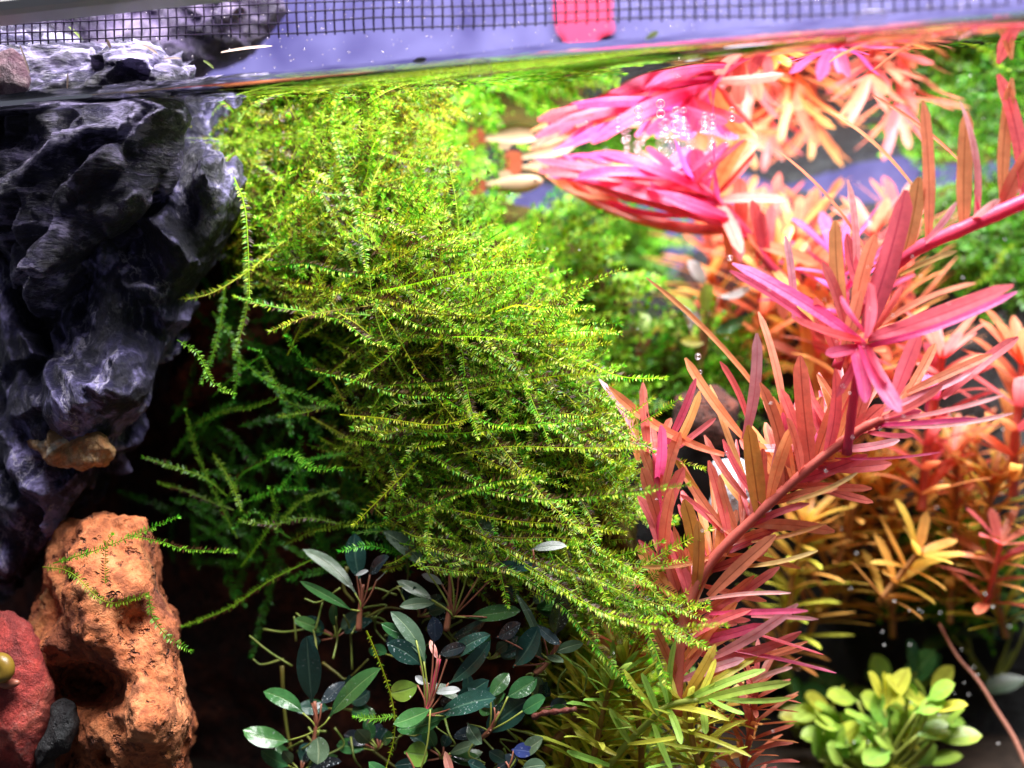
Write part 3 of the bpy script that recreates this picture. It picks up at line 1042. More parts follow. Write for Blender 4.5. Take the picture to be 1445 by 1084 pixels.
for i in range(170):           # the fringe drooping over the rosettes toward the red stem
    px = random.uniform(560, 930)
    py = 735 + (px - 560) * 0.30 + random.gauss(0, 26)
    d = img_dir(random.gauss(-8, 32), random.uniform(-0.2, 0.7))
    vr = random.choice([v for v in VAR if 10 <= v[0] <= 17])
    items.append((vr, at(px, py, random.uniform(28, 40)) - d * 5, d, unit(-FW + UP * random.uniform(0, 1)), random.uniform(0.8, 1.1), np.array([1.0, 1.0, 1.0]) * random.uniform(0.7, 1.15)))
for it in big:
    put_frond(it[0], it[1], it[2], it[3], moss, it[4])
mass('frond_mass', items, moss, M['moss'])


def hero_frond(parent, pts, Y0, Y1, pal, brown=0.25, step=0.36, ll=0.85, lw=0.26, r=0.13, upv=None):
    n = len(pts)
    P = smooth_path([at(x, y, Y0 + (Y1 - Y0) * i / (n - 1)) for i, (x, y) in enumerate(pts)], 18)
    up = upv if upv is not None else unit(-FW * 0.9 + UP * random.uniform(0.2, 0.7))
    V, F, C = frond(P, up, pal, brown, step, ll, lw, r)
    V[:, 2] = np.minimum(V[:, 2], -0.4)
    return obj('frond', V, F, M['moss'], parent, colr=C, smooth=False)


# long fronds that can be followed one by one
LONG = [[(480, 408), (540, 430), (600, 462), (690, 462)], [(520, 545), (620, 540), (720, 525), (800, 512)], [(640, 555), (700, 545), (790, 530), (850, 528)],
        [(600, 690), (680, 692), (760, 705), (850, 700), (970, 684)], [(640, 640), (720, 630), (800, 632), (905, 632)], [(560, 602), (640, 612), (740, 600), (830, 596)],
        [(700, 770), (780, 820), (860, 868), (940, 886), (1022, 882)], [(650, 740), (720, 775), (780, 800), (850, 818)], [(740, 800), (820, 850), (880, 872), (940, 875)],
        [(600, 770), (660, 790), (700, 800), (735, 812)], [(480, 585), (540, 590), (620, 600), (680, 585)], [(430, 520), (500, 535), (560, 555), (640, 560)],
        [(370, 330), (400, 280), (440, 230), (462, 190), (460, 165)], [(440, 250), (470, 300), (490, 340), (500, 380)], [(455, 355), (490, 320), (520, 290), (528, 262)],
        [(520, 420), (560, 380), (585, 340), (593, 300)], [(700, 440), (730, 430), (760, 435), (766, 430)], [(770, 500), (810, 520), (840, 528), (856, 522)],
        [(330, 250), (345, 290), (350, 350), (352, 420)], [(330, 215), (310, 240), (300, 252), (294, 258)], [(590, 650), (560, 680), (540, 700), (500, 740)],
        [(680, 640), (700, 610), (720, 560), (745, 520)], [(560, 735), (640, 700), (700, 680), (760, 676)], [(640, 720), (720, 735), (800, 740), (880, 752)],
        [(420, 440), (480, 452), (520, 480), (560, 490)], [(380, 380), (430, 372), (480, 384), (540, 390)], [(500, 300), (560, 320), (610, 345), (660, 352)],
        [(700, 790), (760, 830), (800, 862), (830, 900), (905, 985)], [(840, 590), (870, 610), (890, 625), (915, 628)], [(300, 330), (270, 345), (255, 350), (236, 352)]]
for pts in LONG:
    py = sum(q[1] for q in pts) / len(pts)
    Y0 = 27 if py > 320 else 32
    hero_frond(moss, pts, Y0, Y0 - random.uniform(2, 9), GREENS * random.uniform(0.85, 1.15), 0.5, 0.42, 1.0)

for i in range(130):           # loose arching fronds standing clear of the cushion
    q, Y, s_, e = sample_blob(MQ, MC, 50, 21)
    px, py = q
    a = math.radians(flow(px, py) + random.gauss(0, 30))
    L = random.uniform(110, 260) * (0.7 if py < 330 else 1)
    bow = random.uniform(-0.10, 0.20) * L
    dx, dy = math.cos(a), -math.sin(a)
    pts = [(px + dx * L * t - dy * bow * math.sin(math.pi * t) * -1 * 0.6, py + dy * L * t + bow * math.sin(math.pi * t)) for t in (-0.35, -0.1, 0.15, 0.4, 0.65)]
    Yf = Y - random.uniform(1, 4)
    hero_frond(moss, pts, Yf + 3, Yf - random.uniform(0, 8), GREENS * random.uniform(0.8, 1.25), 0.45, 0.44, 1.0)

# --- loose sprigs in the dark hollow below the cushion
sprig = thing('moss_clump', 'loose bright green moss sprigs in the dark hollow beside the rock', 'moss', at(330, 760, 48))
SPR = [[(335, 760), (300, 690), (275, 630), (262, 580)], [(320, 700), (290, 675), (250, 660), (203, 646)], [(320, 705), (340, 670), (365, 655), (388, 643)], [(330, 720), (290, 705), (255, 690), (225, 682)],
       [(340, 710), (370, 700), (400, 690), (430, 690)], [(300, 640), (320, 670), (330, 690), (340, 720)], [(440, 790), (380, 820), (320, 860), (258, 884)], [(300, 560), (330, 530), (370, 500), (352, 492)],
       [(480, 572), (430, 575), (400, 560), (372, 505)], [(480, 560), (450, 530), (420, 500), (405, 475)], [(330, 500), (380, 540), (430, 560), (475, 575)], [(270, 600), (320, 580), (355, 575), (395, 560)],
       [(480, 690), (440, 700), (410, 720), (390, 745)], [(500, 640), (450, 645), (420, 660), (395, 690)], [(480, 740), (430, 730), (390, 740), (340, 735)], [(400, 770), (440, 750), (490, 740), (540, 742)],
       [(60, 800), (100, 808), (150, 850), (205, 840)], [(75, 795), (140, 775), (190, 755), (250, 730)], [(150, 860), (148, 800), (150, 770), (158, 755)], [(210, 835), (215, 870), (238, 900), (268, 918)],
       [(180, 755), (230, 765), (260, 775), (330, 778)], [(300, 440), (330, 480), (335, 520), (330, 560)], [(318, 400), (312, 450), (300, 500), (285, 540)], [(345, 350), (350, 420), (340, 470), (330, 500)],
       [(480, 520), (500, 560), (520, 600), (560, 640)], [(370, 640), (410, 640), (440, 660), (480, 662)], [(340, 800), (370, 760), (390, 720), (380, 690)], [(410, 760), (380, 740), (360, 720), (330, 745)],
       [(250, 480), (280, 500), (300, 540), (330, 556)], [(600, 790), (560, 780), (520, 770), (480, 778)], [(640, 760), (600, 762), (560, 750), (500, 752)]]
for pts in SPR:
    Y0 = 36 if pts[0][0] > 250 else 8
    hero_frond(sprig, pts, Y0, Y0 - random.uniform(1, 10), FRESH * random.uniform(0.6, 1.1), 0.2, 0.44, random.uniform(0.7, 1.0), 0.25, 0.11)
items = []
for i in range(190):
    px, py = random.uniform(235, 520), random.uniform(400, 800)
    if px < 300 and py < 560:
        px += 60
    Y = random.uniform(38, 62)
    d = img_dir(random.gauss(20, 70), random.uniform(-0.3, 0.5))
    vr = random.choice(VARF)
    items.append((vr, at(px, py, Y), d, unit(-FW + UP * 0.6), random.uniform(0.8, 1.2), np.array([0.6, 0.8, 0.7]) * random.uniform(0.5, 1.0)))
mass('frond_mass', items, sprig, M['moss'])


def rear_moss(label, poly, c, Yc, Df, nbig, nmass, ang, tint, Db=14, lens=VARB):
    Q = outline(poly, 160)
    c = np.array(c, float)
    cen = at(c[0], max(p[1] for p in poly), Yc)
    t = thing('moss_clump', label, 'moss', cen)
    V, F = blob(poly, Yc, Df * 0.75, Db, c=tuple(c), n=120, rings=22, amp=3, fs=12, ridge=1.5, seed=c[0] * 0.01)
    V[:, 2] = np.minimum(V[:, 2], -2)
    obj('litter_shade_core', V, F, M['core'], t)
    items = []
    k = 0
    for i in range(nbig + nmass):
        q, Y, s, e = sample_blob(Q, c, Yc, Df)
        d = img_dir(random.gauss(*ang), random.uniform(-0.2, 0.6))
        up = unit(-FW * random.uniform(0.2, 1) + UP * random.uniform(0.2, 1))
        vr = random.choice(lens)
        sc2 = random.uniform(0.85, 1.25)
        b = at(q[0], q[1], Y + random.uniform(-2, 4)) - d * vr[0] * 0.3
        b[2] = min(b[2], -2)
        tip = b + d * vr[0] * sc2
        if k < nbig and tip[2] < -1.5:
            put_frond(vr, b, d, up, t, sc2)
            k += 1
        else:
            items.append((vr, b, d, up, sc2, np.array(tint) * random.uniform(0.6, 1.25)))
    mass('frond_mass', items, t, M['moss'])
    return t


rear_moss('blurred lime green moss thicket behind the big moss cushion', [(440, 250), (560, 238), (660, 258), (720, 300), (800, 320), (850, 380), (880, 430), (860, 480), (830, 520), (860, 570), (880, 640), (700, 640), (560, 560), (470, 420)],
          (690, 430), 92, 18, 110, 420, (25, 35), (1.30, 1.08, 1.0))
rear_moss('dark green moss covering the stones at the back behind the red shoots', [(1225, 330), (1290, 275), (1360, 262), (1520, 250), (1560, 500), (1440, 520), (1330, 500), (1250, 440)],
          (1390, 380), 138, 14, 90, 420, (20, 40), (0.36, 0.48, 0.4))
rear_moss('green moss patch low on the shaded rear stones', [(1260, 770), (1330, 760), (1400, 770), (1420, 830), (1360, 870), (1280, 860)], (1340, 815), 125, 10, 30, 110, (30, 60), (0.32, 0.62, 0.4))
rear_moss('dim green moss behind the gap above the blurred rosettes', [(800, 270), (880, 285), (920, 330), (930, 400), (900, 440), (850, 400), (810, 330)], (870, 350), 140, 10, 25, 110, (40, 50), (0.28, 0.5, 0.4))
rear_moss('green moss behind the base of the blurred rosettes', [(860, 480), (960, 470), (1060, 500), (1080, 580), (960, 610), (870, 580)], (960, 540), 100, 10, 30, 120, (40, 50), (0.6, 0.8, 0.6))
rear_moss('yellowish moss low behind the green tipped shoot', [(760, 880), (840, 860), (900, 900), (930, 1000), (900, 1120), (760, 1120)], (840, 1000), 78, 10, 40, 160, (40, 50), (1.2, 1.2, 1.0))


# ------------------------------------------------------------------ red stem plants
def stem(parent, pts, Y, w0, w1, mat, n=None, name='stem'):
    Ys = Y if isinstance(Y, (list, tuple)) else [Y] * len(pts)
    P = smooth_path([at(x, y, yy) for (x, y), yy in zip(pts, Ys)], n or 5 * len(pts))
    s = mmpx(sum(Ys) / len(Ys)) / 2
    nn = len(P)
    rad = np.linspace(w0 * s, w1 * s, nn) * (1 + 0.10 * (np.arange(nn) % 5 == 0))
    V, F, uv = tube(P, rad, 10)
    obj(name, V, F, M[mat], parent)
    return P


def leaf_px(parent, bx, by, tx, ty, w, tone, Yb, Yt=None, bend=None, profile=prof_strap, name='leaf', fold=0.22, twist=None, ns=9, na=4, lift=0.5, wav=0.03):
    """one leaf between two pixels: base on its stem (Yb mm behind the glass), tip at Yt"""
    if Yt is None:
        Yt = Yb + random.uniform(-6, 5)
    b, t = at(bx, by, Yb), at(tx, ty, Yt)
    zcap = -0.8
    if t[2] > zcap:
        t[2] = zcap
    s = mmpx((Yb + Yt) / 2)
    if bend is None:
        bend = random.uniform(-0.10, 0.10)
    v = np.array([tx - bx, ty - by], float)
    L = np.linalg.norm(v)
    pr = np.array([-v[1], v[0]]) / (L + 1e-6)
    bv = (RT * pr[0] - UP * pr[1]) * bend * L * s
    nrm = unit(-FW + UP * lift * random.uniform(0.4, 1.3) + RT * random.uniform(-0.35, 0.35))
    tw = random.uniform(-0.5, 0.5) if twist is None else twist
    V, F, uv = leaf(b, t, w * s * (0.74 if profile is prof_strap else 0.86), nrm, bv, profile, ns, na, fold, tw, wav)
    V[:, 2] = np.minimum(V[:, 2], -0.5)
    return obj(name, V, F, M[tone], parent, uv=uv)


# stem A: from the base up to the right
A = thing('stem_plant', 'salmon red stem plant leaning over, with upright red brown leaves', 'water plant', at(955, 1010, 30))
stem(A, [(955, 1010), (958, 940), (966, 870), (1000, 797), (1065, 730), (1140, 662), (1205, 612), (1246, 590)], [36, 36, 36, 36, 36, 36, 36, 36], 15, 12, 'stem_red', 50)
LA = [(1145, 664, 1129, 502, 30, 'brown'), (1073, 731, 1055, 600, 35, 'olive'), (1109, 687, 1072, 540, 28, 'brown'), (1134, 650, 912, 392, 10, 'orange', .10), (1059, 697, 1002, 543, 13, 'tan'),
      (1054, 624, 967, 505, 19, 'orange'), (1057, 600, 1016, 510, 12, 'red', .1), (1107, 590, 1070, 440, 15, 'salmon'), (1054, 704, 994, 614, 13, 'salmon'), (1032, 755, 957, 647, 17, 'brown', -.1),
      (985, 690, 942, 627, 11, 'yellow'), (1022, 642, 860, 546, 18, 'orange', -.14), (1050, 622, 1068, 470, 21, 'pale'), (1168, 642, 1131, 505, 15, 'red'), (1190, 640, 1191, 570, 15, 'pale'),
      (1110, 710, 1210, 667, 9, 'tan', .08), (985, 805, 965, 705, 28, 'olive'), (1000, 842, 1095, 755, 26, 'brown'), (1040, 800, 1154, 777, 9, 'tan', .08), (1060, 765, 1165, 739, 8, 'olive', .06),
      (1192, 625, 1247, 572, 26, 'brown'), (1165, 645, 1178, 520, 24, 'red'), (1150, 655, 1205, 520, 26, 'brown'), (1120, 680, 1090, 560, 22, 'orange'), (1095, 700, 1160, 560, 24, 'brown'),
      (1010, 790, 1020, 690, 20, 'orange'), (975, 850, 935, 740, 26, 'salmon'), (980, 840, 985, 735, 22, 'olive'), (990, 815, 1040, 720, 22, 'salmon'), (968, 860, 900, 770, 24, 'orange'), (968, 875, 1010, 780, 26, 'salmon'),
      (1030, 770, 1000, 650, 18, 'salmon'), (1080, 715, 1020, 620, 14, 'red'), (960, 900, 895, 800, 20, 'orange'), (965, 885, 930, 800, 22, 'olive'), (1085, 710, 1120, 600, 22, 'orange'),
      (1010, 785, 905, 800, 9, 'orange', -.1), (1180, 630, 1230, 500, 24, 'brown'), (1205, 612, 1240, 510, 24, 'red'), (1130, 672, 1110, 590, 20, 'red')]
for q in LA:
    leaf_px(A, *q[:6], Yb=36, bend=(q[6] if len(q) > 6 else None))
PA = [(958, 940), (962, 900), (966, 870), (1000, 797), (1065, 730), (1140, 662), (1205, 612)]
for i in range(110):
    f = random.random() ** 0.9 * (len(PA) - 1.001)
    k = int(f)
    bx = PA[k][0] + (PA[k + 1][0] - PA[k][0]) * (f - k); by = PA[k][1] + (PA[k + 1][1] - PA[k][1]) * (f - k)
    a = math.radians(random.gauss(98, 24) if random.random() < 0.75 else random.gauss(10, 20))
    L = random.uniform(75, 125)
    tn = random.choice(['salmon', 'salmon', 'salmon', 'orange', 'red', 'brown', 'pale', 'pink'])
    leaf_px(A, bx, by, bx + L * math.cos(a), by - L * math.sin(a), random.uniform(10, 22), tn, Yb=37, Yt=38 + random.uniform(-3, 14))
# pink leaves on its lower right
LF = [(1001, 866, 1140, 862, 11, 'pink'), (982, 849, 1116, 837, 8, 'pale'), (1060, 870, 1155, 874, 8, 'pale'), (1000, 930, 1126, 852, 19, 'pale'), (1010, 930, 1131, 891, 18, 'salmon'), (1060, 892, 1162, 924, 7, 'pink'),
      (1020, 915, 1180, 950, 8, 'pink'), (1062, 962, 1118, 942, 9, 'pale'), (1000, 940, 1140, 905, 10, 'orange'), (990, 880, 1100, 800, 18, 'salmon'), (975, 900, 1060, 860, 16, 'salmon'), (985, 960, 1140, 915, 8, 'salmon'),
      (965, 930, 1040, 850, 20, 'orange'), (962, 950, 1010, 870, 20, 'salmon'), (962, 960, 1050, 930, 18, 'pale'), (962, 920, 915, 850, 18, 'salmon'), (958, 960, 920, 880, 18, 'orange'), (965, 985, 1010, 910, 18, 'yellow')]
for q in LF:
    leaf_px(A, *q[:6], Yb=36, Yt=36 + random.uniform(-9, 4))
# whorl at its tip
LW = [(1240, 595, 1416, 558, 9, 'pale', .05), (1230, 600, 1430, 583, 9, 'pale', .08), (1245, 580, 1370, 526, 14, 'pale'), (1330, 562, 1437, 476, 21, 'salmon', -.05), (1262, 560, 1297, 470, 28, 'red'), (1275, 565, 1320, 485, 18, 'brown'),
      (1178, 647, 1328, 638, 5, 'pink', .05), (1280, 555, 1400, 500, 18, 'brown'), (1235, 605, 1300, 580, 14, 'pink'), (1240, 600, 1380, 590, 10, 'hot'), (1225, 610, 1290, 615, 12, 'pink'), (1245, 590, 1330, 545, 16, 'salmon')]
for q in LW:
    leaf_px(A, *q[:6], Yb=36, Yt=36 + random.uniform(-8, 4), bend=(q[6] if len(q) > 6 else None))

# stem B: pink stem from the upper right
B = thing('stem_plant', 'bright pink stem under the water surface with broad upright red leaves', 'water plant', at(1180, 520, 26))
stem(B, [(1180, 520), (1210, 440), (1250, 388), (1290, 354), (1360, 322), (1460, 278)], [36, 35, 34, 32, 31, 30], 13, 19, 'stem_pink', 40)
LB = [(1310, 335, 1302, 142, 22, 'brown', .04), (1360, 322, 1364, 156, 29, 'brown', -.02), (1377, 312, 1354, 143, 17, 'pale', .12), (1443, 290, 1408, 98, 30, 'red', .10), (1415, 292, 1428, 110, 24, 'brown', -.05), (1412, 298, 1460, 205, 30, 'red'),
      (1273, 368, 1297, 250, 30, 'brown'), (1222, 465, 1278, 268, 44, 'red', .03), (1353, 226, 1230, 134, 7, 'brown', .07), (1290, 265, 1171, 157, 8, 'brown', .10), (1232, 375, 1093, 210, 9, 'brown', .12), (1207, 410, 1196, 254, 17, 'pale'),
      (1190, 455, 1179, 311, 26, 'brown'), (1120, 450, 1108, 333, 15, 'pale'), (1270, 388, 1351, 354, 10, 'tan', -.05), (1293, 352, 1350, 285, 13, 'pale'), (1365, 318, 1412, 282, 13, 'pale'), (1315, 345, 1307, 300, 4, 'pink'), (1385, 308, 1375, 268, 4, 'pink'),
      (1225, 430, 1195, 330, 24, 'red'), (1205, 450, 1235, 330, 28, 'brown'), (1195, 480, 1160, 370, 22, 'salmon'), (1185, 510, 1150, 420, 22, 'red'), (1190, 500, 1215, 410, 24, 'brown')]
for q in LB:
    leaf_px(B, *q[:6], Yb=32, Yt=31 + random.uniform(-6, 2), bend=(q[6] if len(q) > 6 else None))

# crown C: pink rosette turned to the viewer
C_ = thing('stem_plant', 'hot pink crown of narrow leaves facing out, in front of the leaning stems', 'water plant', at(1200, 640, 24))
stem(C_, [(1195, 640), (1205, 560), (1218, 488)], [36, 32, 28], 13, 12, 'stem_pink', 16)
LC = [(1218, 486, 1033, 372, 27, 'hot', .05), (1160, 470, 1030, 382, 15, 'pink', .06), (1225, 478, 1430, 403, 34, 'red', .03), (1228, 488, 1435, 412, 17, 'hot', .06), (1245, 457, 1377, 400, 15, 'salmon', -.10), (1203, 486, 1220, 568, 28, 'hot'),
      (1216, 486, 1270, 582, 32, 'hot', .06), (1222, 470, 1186, 418, 11, 'pink'), (1232, 468, 1273, 403, 12, 'pink'), (1210, 490, 1165, 500, 22, 'pink'), (1215, 480, 1120, 450, 20, 'pink'), (1222, 478, 1225, 400, 30, 'red'), (1220, 482, 1180, 560, 16, 'red'), (1225, 486, 1250, 540, 16, 'pink')]
for q in LC:
    leaf_px(C_, *q[:6], Yb=28, Yt=28 + random.uniform(-9, 0), bend=(q[6] if len(q) > 6 else None))

# shoot D: short salmon shoot by the moss
D = thing('stem_plant', 'short salmon pink shoot standing between the moss and the leaning stem', 'water plant', at(935, 800, 36))
stem(D, [(935, 800), (930, 720), (925, 640)], 35, 12, 9, 'stem_pink', 14)
LD = [(905, 630, 845, 535, 14, 'pale', .08), (915, 640, 907, 540, 17, 'salmon'), (952, 634, 987, 552, 18, 'orange'), (940, 630, 982, 534, 15, 'pink', .06), (925, 640, 918, 590, 20, 'salmon'), (930, 640, 947, 590, 16, 'salmon'), (900, 640, 890, 565, 9, 'tan'),
      (900, 650, 888, 592, 16, 'orange'), (930, 700, 900, 620, 22, 'salmon'), (935, 700, 960, 610, 22, 'salmon'), (930, 740, 905, 660, 26, 'red'), (935, 745, 965, 660, 24, 'salmon'), (928, 680, 932, 600, 22, 'pink'), (935, 780, 900, 700, 24, 'salmon'), (937, 780, 950, 690, 26, 'orange'), (945, 640, 1010, 590, 12, 'salmon'), (960, 650, 892, 625, 6, 'pale', .1)]
for q in LD:
    leaf_px(D, *q[:6], Yb=35, Yt=35 + random.uniform(-6, 3), bend=(q[6] if len(q) > 6 else None))

# shoot E: green tips near the bottom
E = thing('stem_plant', 'yellow green shoot with fresh green strap leaves at the foot of the red stem', 'water plant', at(845, 1100, 30))
stem(E, [(845, 1100), (880, 1055), (915, 1020), (945, 995), (985, 988)], [36, 35, 34, 33, 32], 10, 7, 'stem_green', 24)
LE = [(985, 990, 1116, 963, 17, 'green', -.04), (1010, 985, 1116, 985, 10, 'green'), (960, 992, 1080, 945, 16, 'green'), (943, 998, 1029, 1017, 12, 'lime', -.1), (943, 1000, 962, 1050, 14, 'green'), (992, 995, 996, 1036, 14, 'green'), (943, 996, 913, 898, 15, 'green'), (946, 990, 953, 904, 11, 'green'),
      (921, 1020, 949, 1090, 13, 'green'), (930, 1010, 880, 945, 13, 'lime'), (930, 1010, 905, 950, 14, 'green'), (955, 990, 925, 915, 16, 'lime'), (900, 1035, 840, 985, 12, 'lime'), (885, 1050, 960, 1040, 9, 'lime'), (960, 1030, 1060, 1068, 8, 'lime', -.06), (905, 1040, 1040, 1060, 6, 'lime'),
      (870, 1065, 810, 1030, 12, 'lime'), (1000, 985, 1050, 1008, 10, 'green'), (985, 985, 1010, 930, 14, 'lime'), (975, 985, 1070, 925, 14, 'lime'), (860, 1080, 800, 1060, 13, 'green'), (890, 1050, 860, 1000, 12, 'green')]
for q in LE:
    leaf_px(E, *q[:6], Yb=33, Yt=33 + random.uniform(-7, 4), bend=(q[6] if len(q) > 6 else None))


def bush(name, label, pts, Ys, w0, w1, smat, step, per, llen, lw, tones, sweep=0.45, droop=0.0, crown=True, start=0.1, ns=6, na=2):
    """a stem with whorls of narrow leaves all round it"""
    t = thing(name, label, 'water plant', at(*pts[0], Ys[0]))
    P = stem(t, pts, list(Ys), w0, w1, smat, 36)
    seg = np.concatenate([[0], np.cumsum(np.linalg.norm(np.diff(P, axis=0), axis=1))])
    Ym = sum(Ys) / len(Ys)
    s = mmpx(Ym)
    u = seg[-1] * start
    k = 0
    while u < seg[-1] + 1e-6:
        f = u / seg[-1]
        p = np.array([np.interp(u, seg, P[:, q]) for q in range(3)])
        p2 = np.array([np.interp(min(seg[-1], u + 1), seg, P[:, q]) for q in range(3)])
        T = unit(p2 - p) if u < seg[-1] - 0.5 else unit(P[-1] - P[-3])
        e1 = unit(np.cross(T, (0.2, 1, 0.1)))
        e2 = np.cross(T, e1)
        nn = per + (3 if (crown and f > 0.9) else 0)
        a0 = random.random() * 6.3
        for i in range(nn):
            a = a0 + 2 * math.pi * i / nn + random.uniform(-0.25, 0.25)
            sw = sweep + (0.5 if f > 0.9 else 0) + random.uniform(-0.15, 0.2)
            rd = e1 * math.cos(a) + e2 * math.sin(a)
            d = unit(T * sw + rd)
            L = random.uniform(*llen) * s * (1.0 if f < 0.85 else 0.8)
            tip = p + d * L + UP * (-droop * L)
            if tip[2] > -0.7:
                tip[2] = -0.7 - random.random()
            nrm = unit(T - d * (T @ d) + UP * 0.3)
            V, F, uv = leaf(p + rd * w1 * s * 0.3, tip, random.uniform(0.6, 1.0) * lw * s, nrm, T * L * random.uniform(-0.02, 0.16), prof_strap, ns, na, 0.2, random.uniform(-0.3, 0.3))
            V[:, 2] = np.minimum(V[:, 2], -0.5)
            tn = tones[min(len(tones) - 1, int(f * len(tones) + random.uniform(-0.6, 0.6)))] if f > 0.02 else tones[0]
            obj('leaf', V, F, M[tn], t, uv=uv)
        u += step * s * (1.0 if f < 0.75 else 0.7)
        k += 1
    return t


# pink shoot lying under the surface, and its leaves spread below the mirror
G = thing('stem_plant', 'hot pink shoot lying just under the water surface, dotted with gas bubbles', 'water plant', at(1150, 520, 92))
Pg = [at(1150, 520, 92), at(1125, 420, 86), at(1085, 372, 80), at(1035, 306, 76), at(985, 262, 74), at(945, 240, 72)]
V, F, uv = tube(smooth_path(Pg, 30), np.linspace(1.0, 0.8, 30), 9)
obj('stem', V, F, M['stem_pink'], G)
crownp = Pg[-1]
PgS = smooth_path(Pg, 40)
for i in range(34):
    b = PgS[random.randint(20, 39)]
    px, py = random.uniform(760, 930), 238 + random.gauss(0, 20)
    if i < 12:
        px, py = random.uniform(742, 800), 236 + random.gauss(0, 11)
    tip = at(px, py, 72 + random.uniform(-6, 6))
    tip[2] = min(tip[2], -0.9)
    out_ = random.uniform(-1, 1)
    side = np.array([0, -1.0, 0]) * random.uniform(0, 17) if out_ > -0.4 else np.array([0, 6.0, -7.0])
    tn = random.choice(['hot', 'hot', 'hot', 'pink', 'salmon']) if i >= 12 else random.choice(['salmon', 'pink', 'salmon', 'pink', 'orange'])
    V, F, uv = leaf(b, tip, random.uniform(12, 22) * mmpx(72), unit(UP * 0.7 - FW + RT * random.uniform(-0.5, 0.5)), side + UP * random.uniform(-3, 1.5), prof_strap, 9, 4, 0.15, random.uniform(-0.4, 0.4))
    V[:, 2] = np.minimum(V[:, 2], -0.6 - 0.2 * np.abs(V[:, 2]))
    obj('leaf', V, F, M[tn], G, uv=uv)
for i in range(18):          # crown leaves floating flat under the surface, toward the viewer
    tip = at_z(random.uniform(850, 1090), random.uniform(192, 222), random.uniform(-2.2, -0.9))
    b = PgS[random.randint(26, 39)]
    V, F, uv = leaf(b, tip, random.uniform(16, 28) * mmpx(70), unit(UP * 0.8 - FW), UP * random.uniform(-1.5, 1.0), prof_strap, 9, 4, 0.12, random.uniform(-0.3, 0.3))
    V[:, 2] = np.minimum(V[:, 2], -0.6 - 0.15 * np.abs(V[:, 2]))
    obj('leaf', V, F, M[random.choice(['hot', 'hot', 'hot', 'pink'])], G, uv=uv)
for i in range(40):          # older leaves down its stem
    f = random.random()
    p = smooth_path(Pg, 30)[int(f * 22)]
    d = unit(img_dir(random.choice([random.gauss(60, 30), random.gauss(-50, 40), random.gauss(120, 30)]), random.uniform(-0.4, 0.5)))
    L = random.uniform(9, 14)
    V, F, uv = leaf(p, p + d * L, random.uniform(2.0, 2.8), unit(-FW + UP * 0.5), UP * 1.0, prof_strap, 7, 2, 0.2)
    V[:, 2] = np.minimum(V[:, 2], -0.6)
    obj('leaf', V, F, M[random.choice(['salmon', 'orange', 'orange', 'salmon', 'yellow'])], G, uv=uv)

bush('stem_plant', 'blurred pink crowned stem whose tip touches the water surface', [(1195, 640), (1200, 520), (1190, 430), (1182, 345)], (96, 92, 88, 84), 9, 8, 'stem_pink', 32, 5, (80, 120), 20, ['orange', 'orange', 'salmon', 'hot', 'hot'])
bush('stem_plant', 'blurred orange stem rising behind the blurred grey green rosettes', [(1060, 560), (1075, 470), (1070, 400), (1062, 330)], (104, 102, 100, 98), 8, 6, 'stem_red', 30, 5, (70, 110), 17, ['yellow', 'orange', 'orange', 'salmon'])
bush('stem_plant', 'blurred orange stem tucked behind the pink crowned stem', [(1140, 560), (1130, 460), (1125, 380), (1120, 320)], (112, 110, 108, 106), 8, 6, 'stem_red', 30, 5, (70, 110), 17, ['yellow', 'yellow', 'orange', 'orange'])
bush('stem_plant', 'blurred orange brown stem behind the big upright red leaves', [(1260, 560), (1250, 460), (1240, 390), (1232, 330)], (108, 106, 104, 102), 8, 6, 'stem_red', 30, 5, (70, 115), 18, ['orange', 'orange', 'orange', 'salmon'])
for i, (x0, x1, Y, lb, tn) in enumerate([(1015, 1000, 122, 'hazy amber stem just behind the bubbled pink shoot', ['yellow', 'orange', 'orange']), (1095, 1090, 122, 'hazy orange stem farther back between the orange stems', ['orange', 'orange', 'salmon']),
                                     (1165, 1150, 124, 'hazy tan stem against the back rock', ['yellow', 'orange', 'orange']), (1285, 1270, 118, 'hazy coral stem under the pale gap at the back', ['orange', 'salmon', 'salmon'])]):
    bush('stem_plant', lb, [(x0, 540), (x0 + 8, 450), (x1 + 4, 370), (x1, 300)], (Y, Y - 1, Y - 2, Y - 3), 7, 5, 'stem_red', 26, 5, (70, 110), 14, tn)
bush('stem_plant', 'thin orange stem leaning toward the bubbled pink shoot', [(1030, 470), (1000, 400), (1010, 350), (1040, 300)], (118, 116, 114, 112), 7, 5, 'stem_red', 30, 5, (60, 90), 14, ['yellow', 'orange', 'orange'])
bush('stem_plant', 'salmon stem with blunt leaves behind the pale pink whorl', [(1300, 720), (1310, 620), (1320, 560), (1330, 500)], (96, 94, 92, 90), 13, 10, 'stem_red', 32, 5, (70, 110), 22, ['orange', 'salmon', 'pink', 'salmon'])
bush('stem_plant', 'orange stem at the tank side with tall blurred strap leaves', [(1430, 700), (1432, 620), (1440, 560), (1445, 500)], (98, 97, 96, 95), 12, 10, 'stem_red', 32, 5, (80, 120), 22, ['yellow', 'orange', 'salmon', 'orange'])
bush('stem_plant', 'blurred yellow orange star shaped shoot over the dark rear gap', [(1240, 850), (1280, 800), (1300, 775)], (92, 90, 88), 8, 7, 'stem_brown', 26, 4, (60, 95), 18, ['olive', 'yellow', 'yellow', 'yellow'], sweep=0.2)
bush('stem_plant', 'blurred salmon star shaped shoot beside the yellow orange one', [(1390, 860), (1405, 800), (1412, 768)], (98, 96, 94), 8, 7, 'stem_red', 28, 4, (60, 90), 17, ['orange', 'orange', 'salmon', 'salmon'], sweep=0.2)
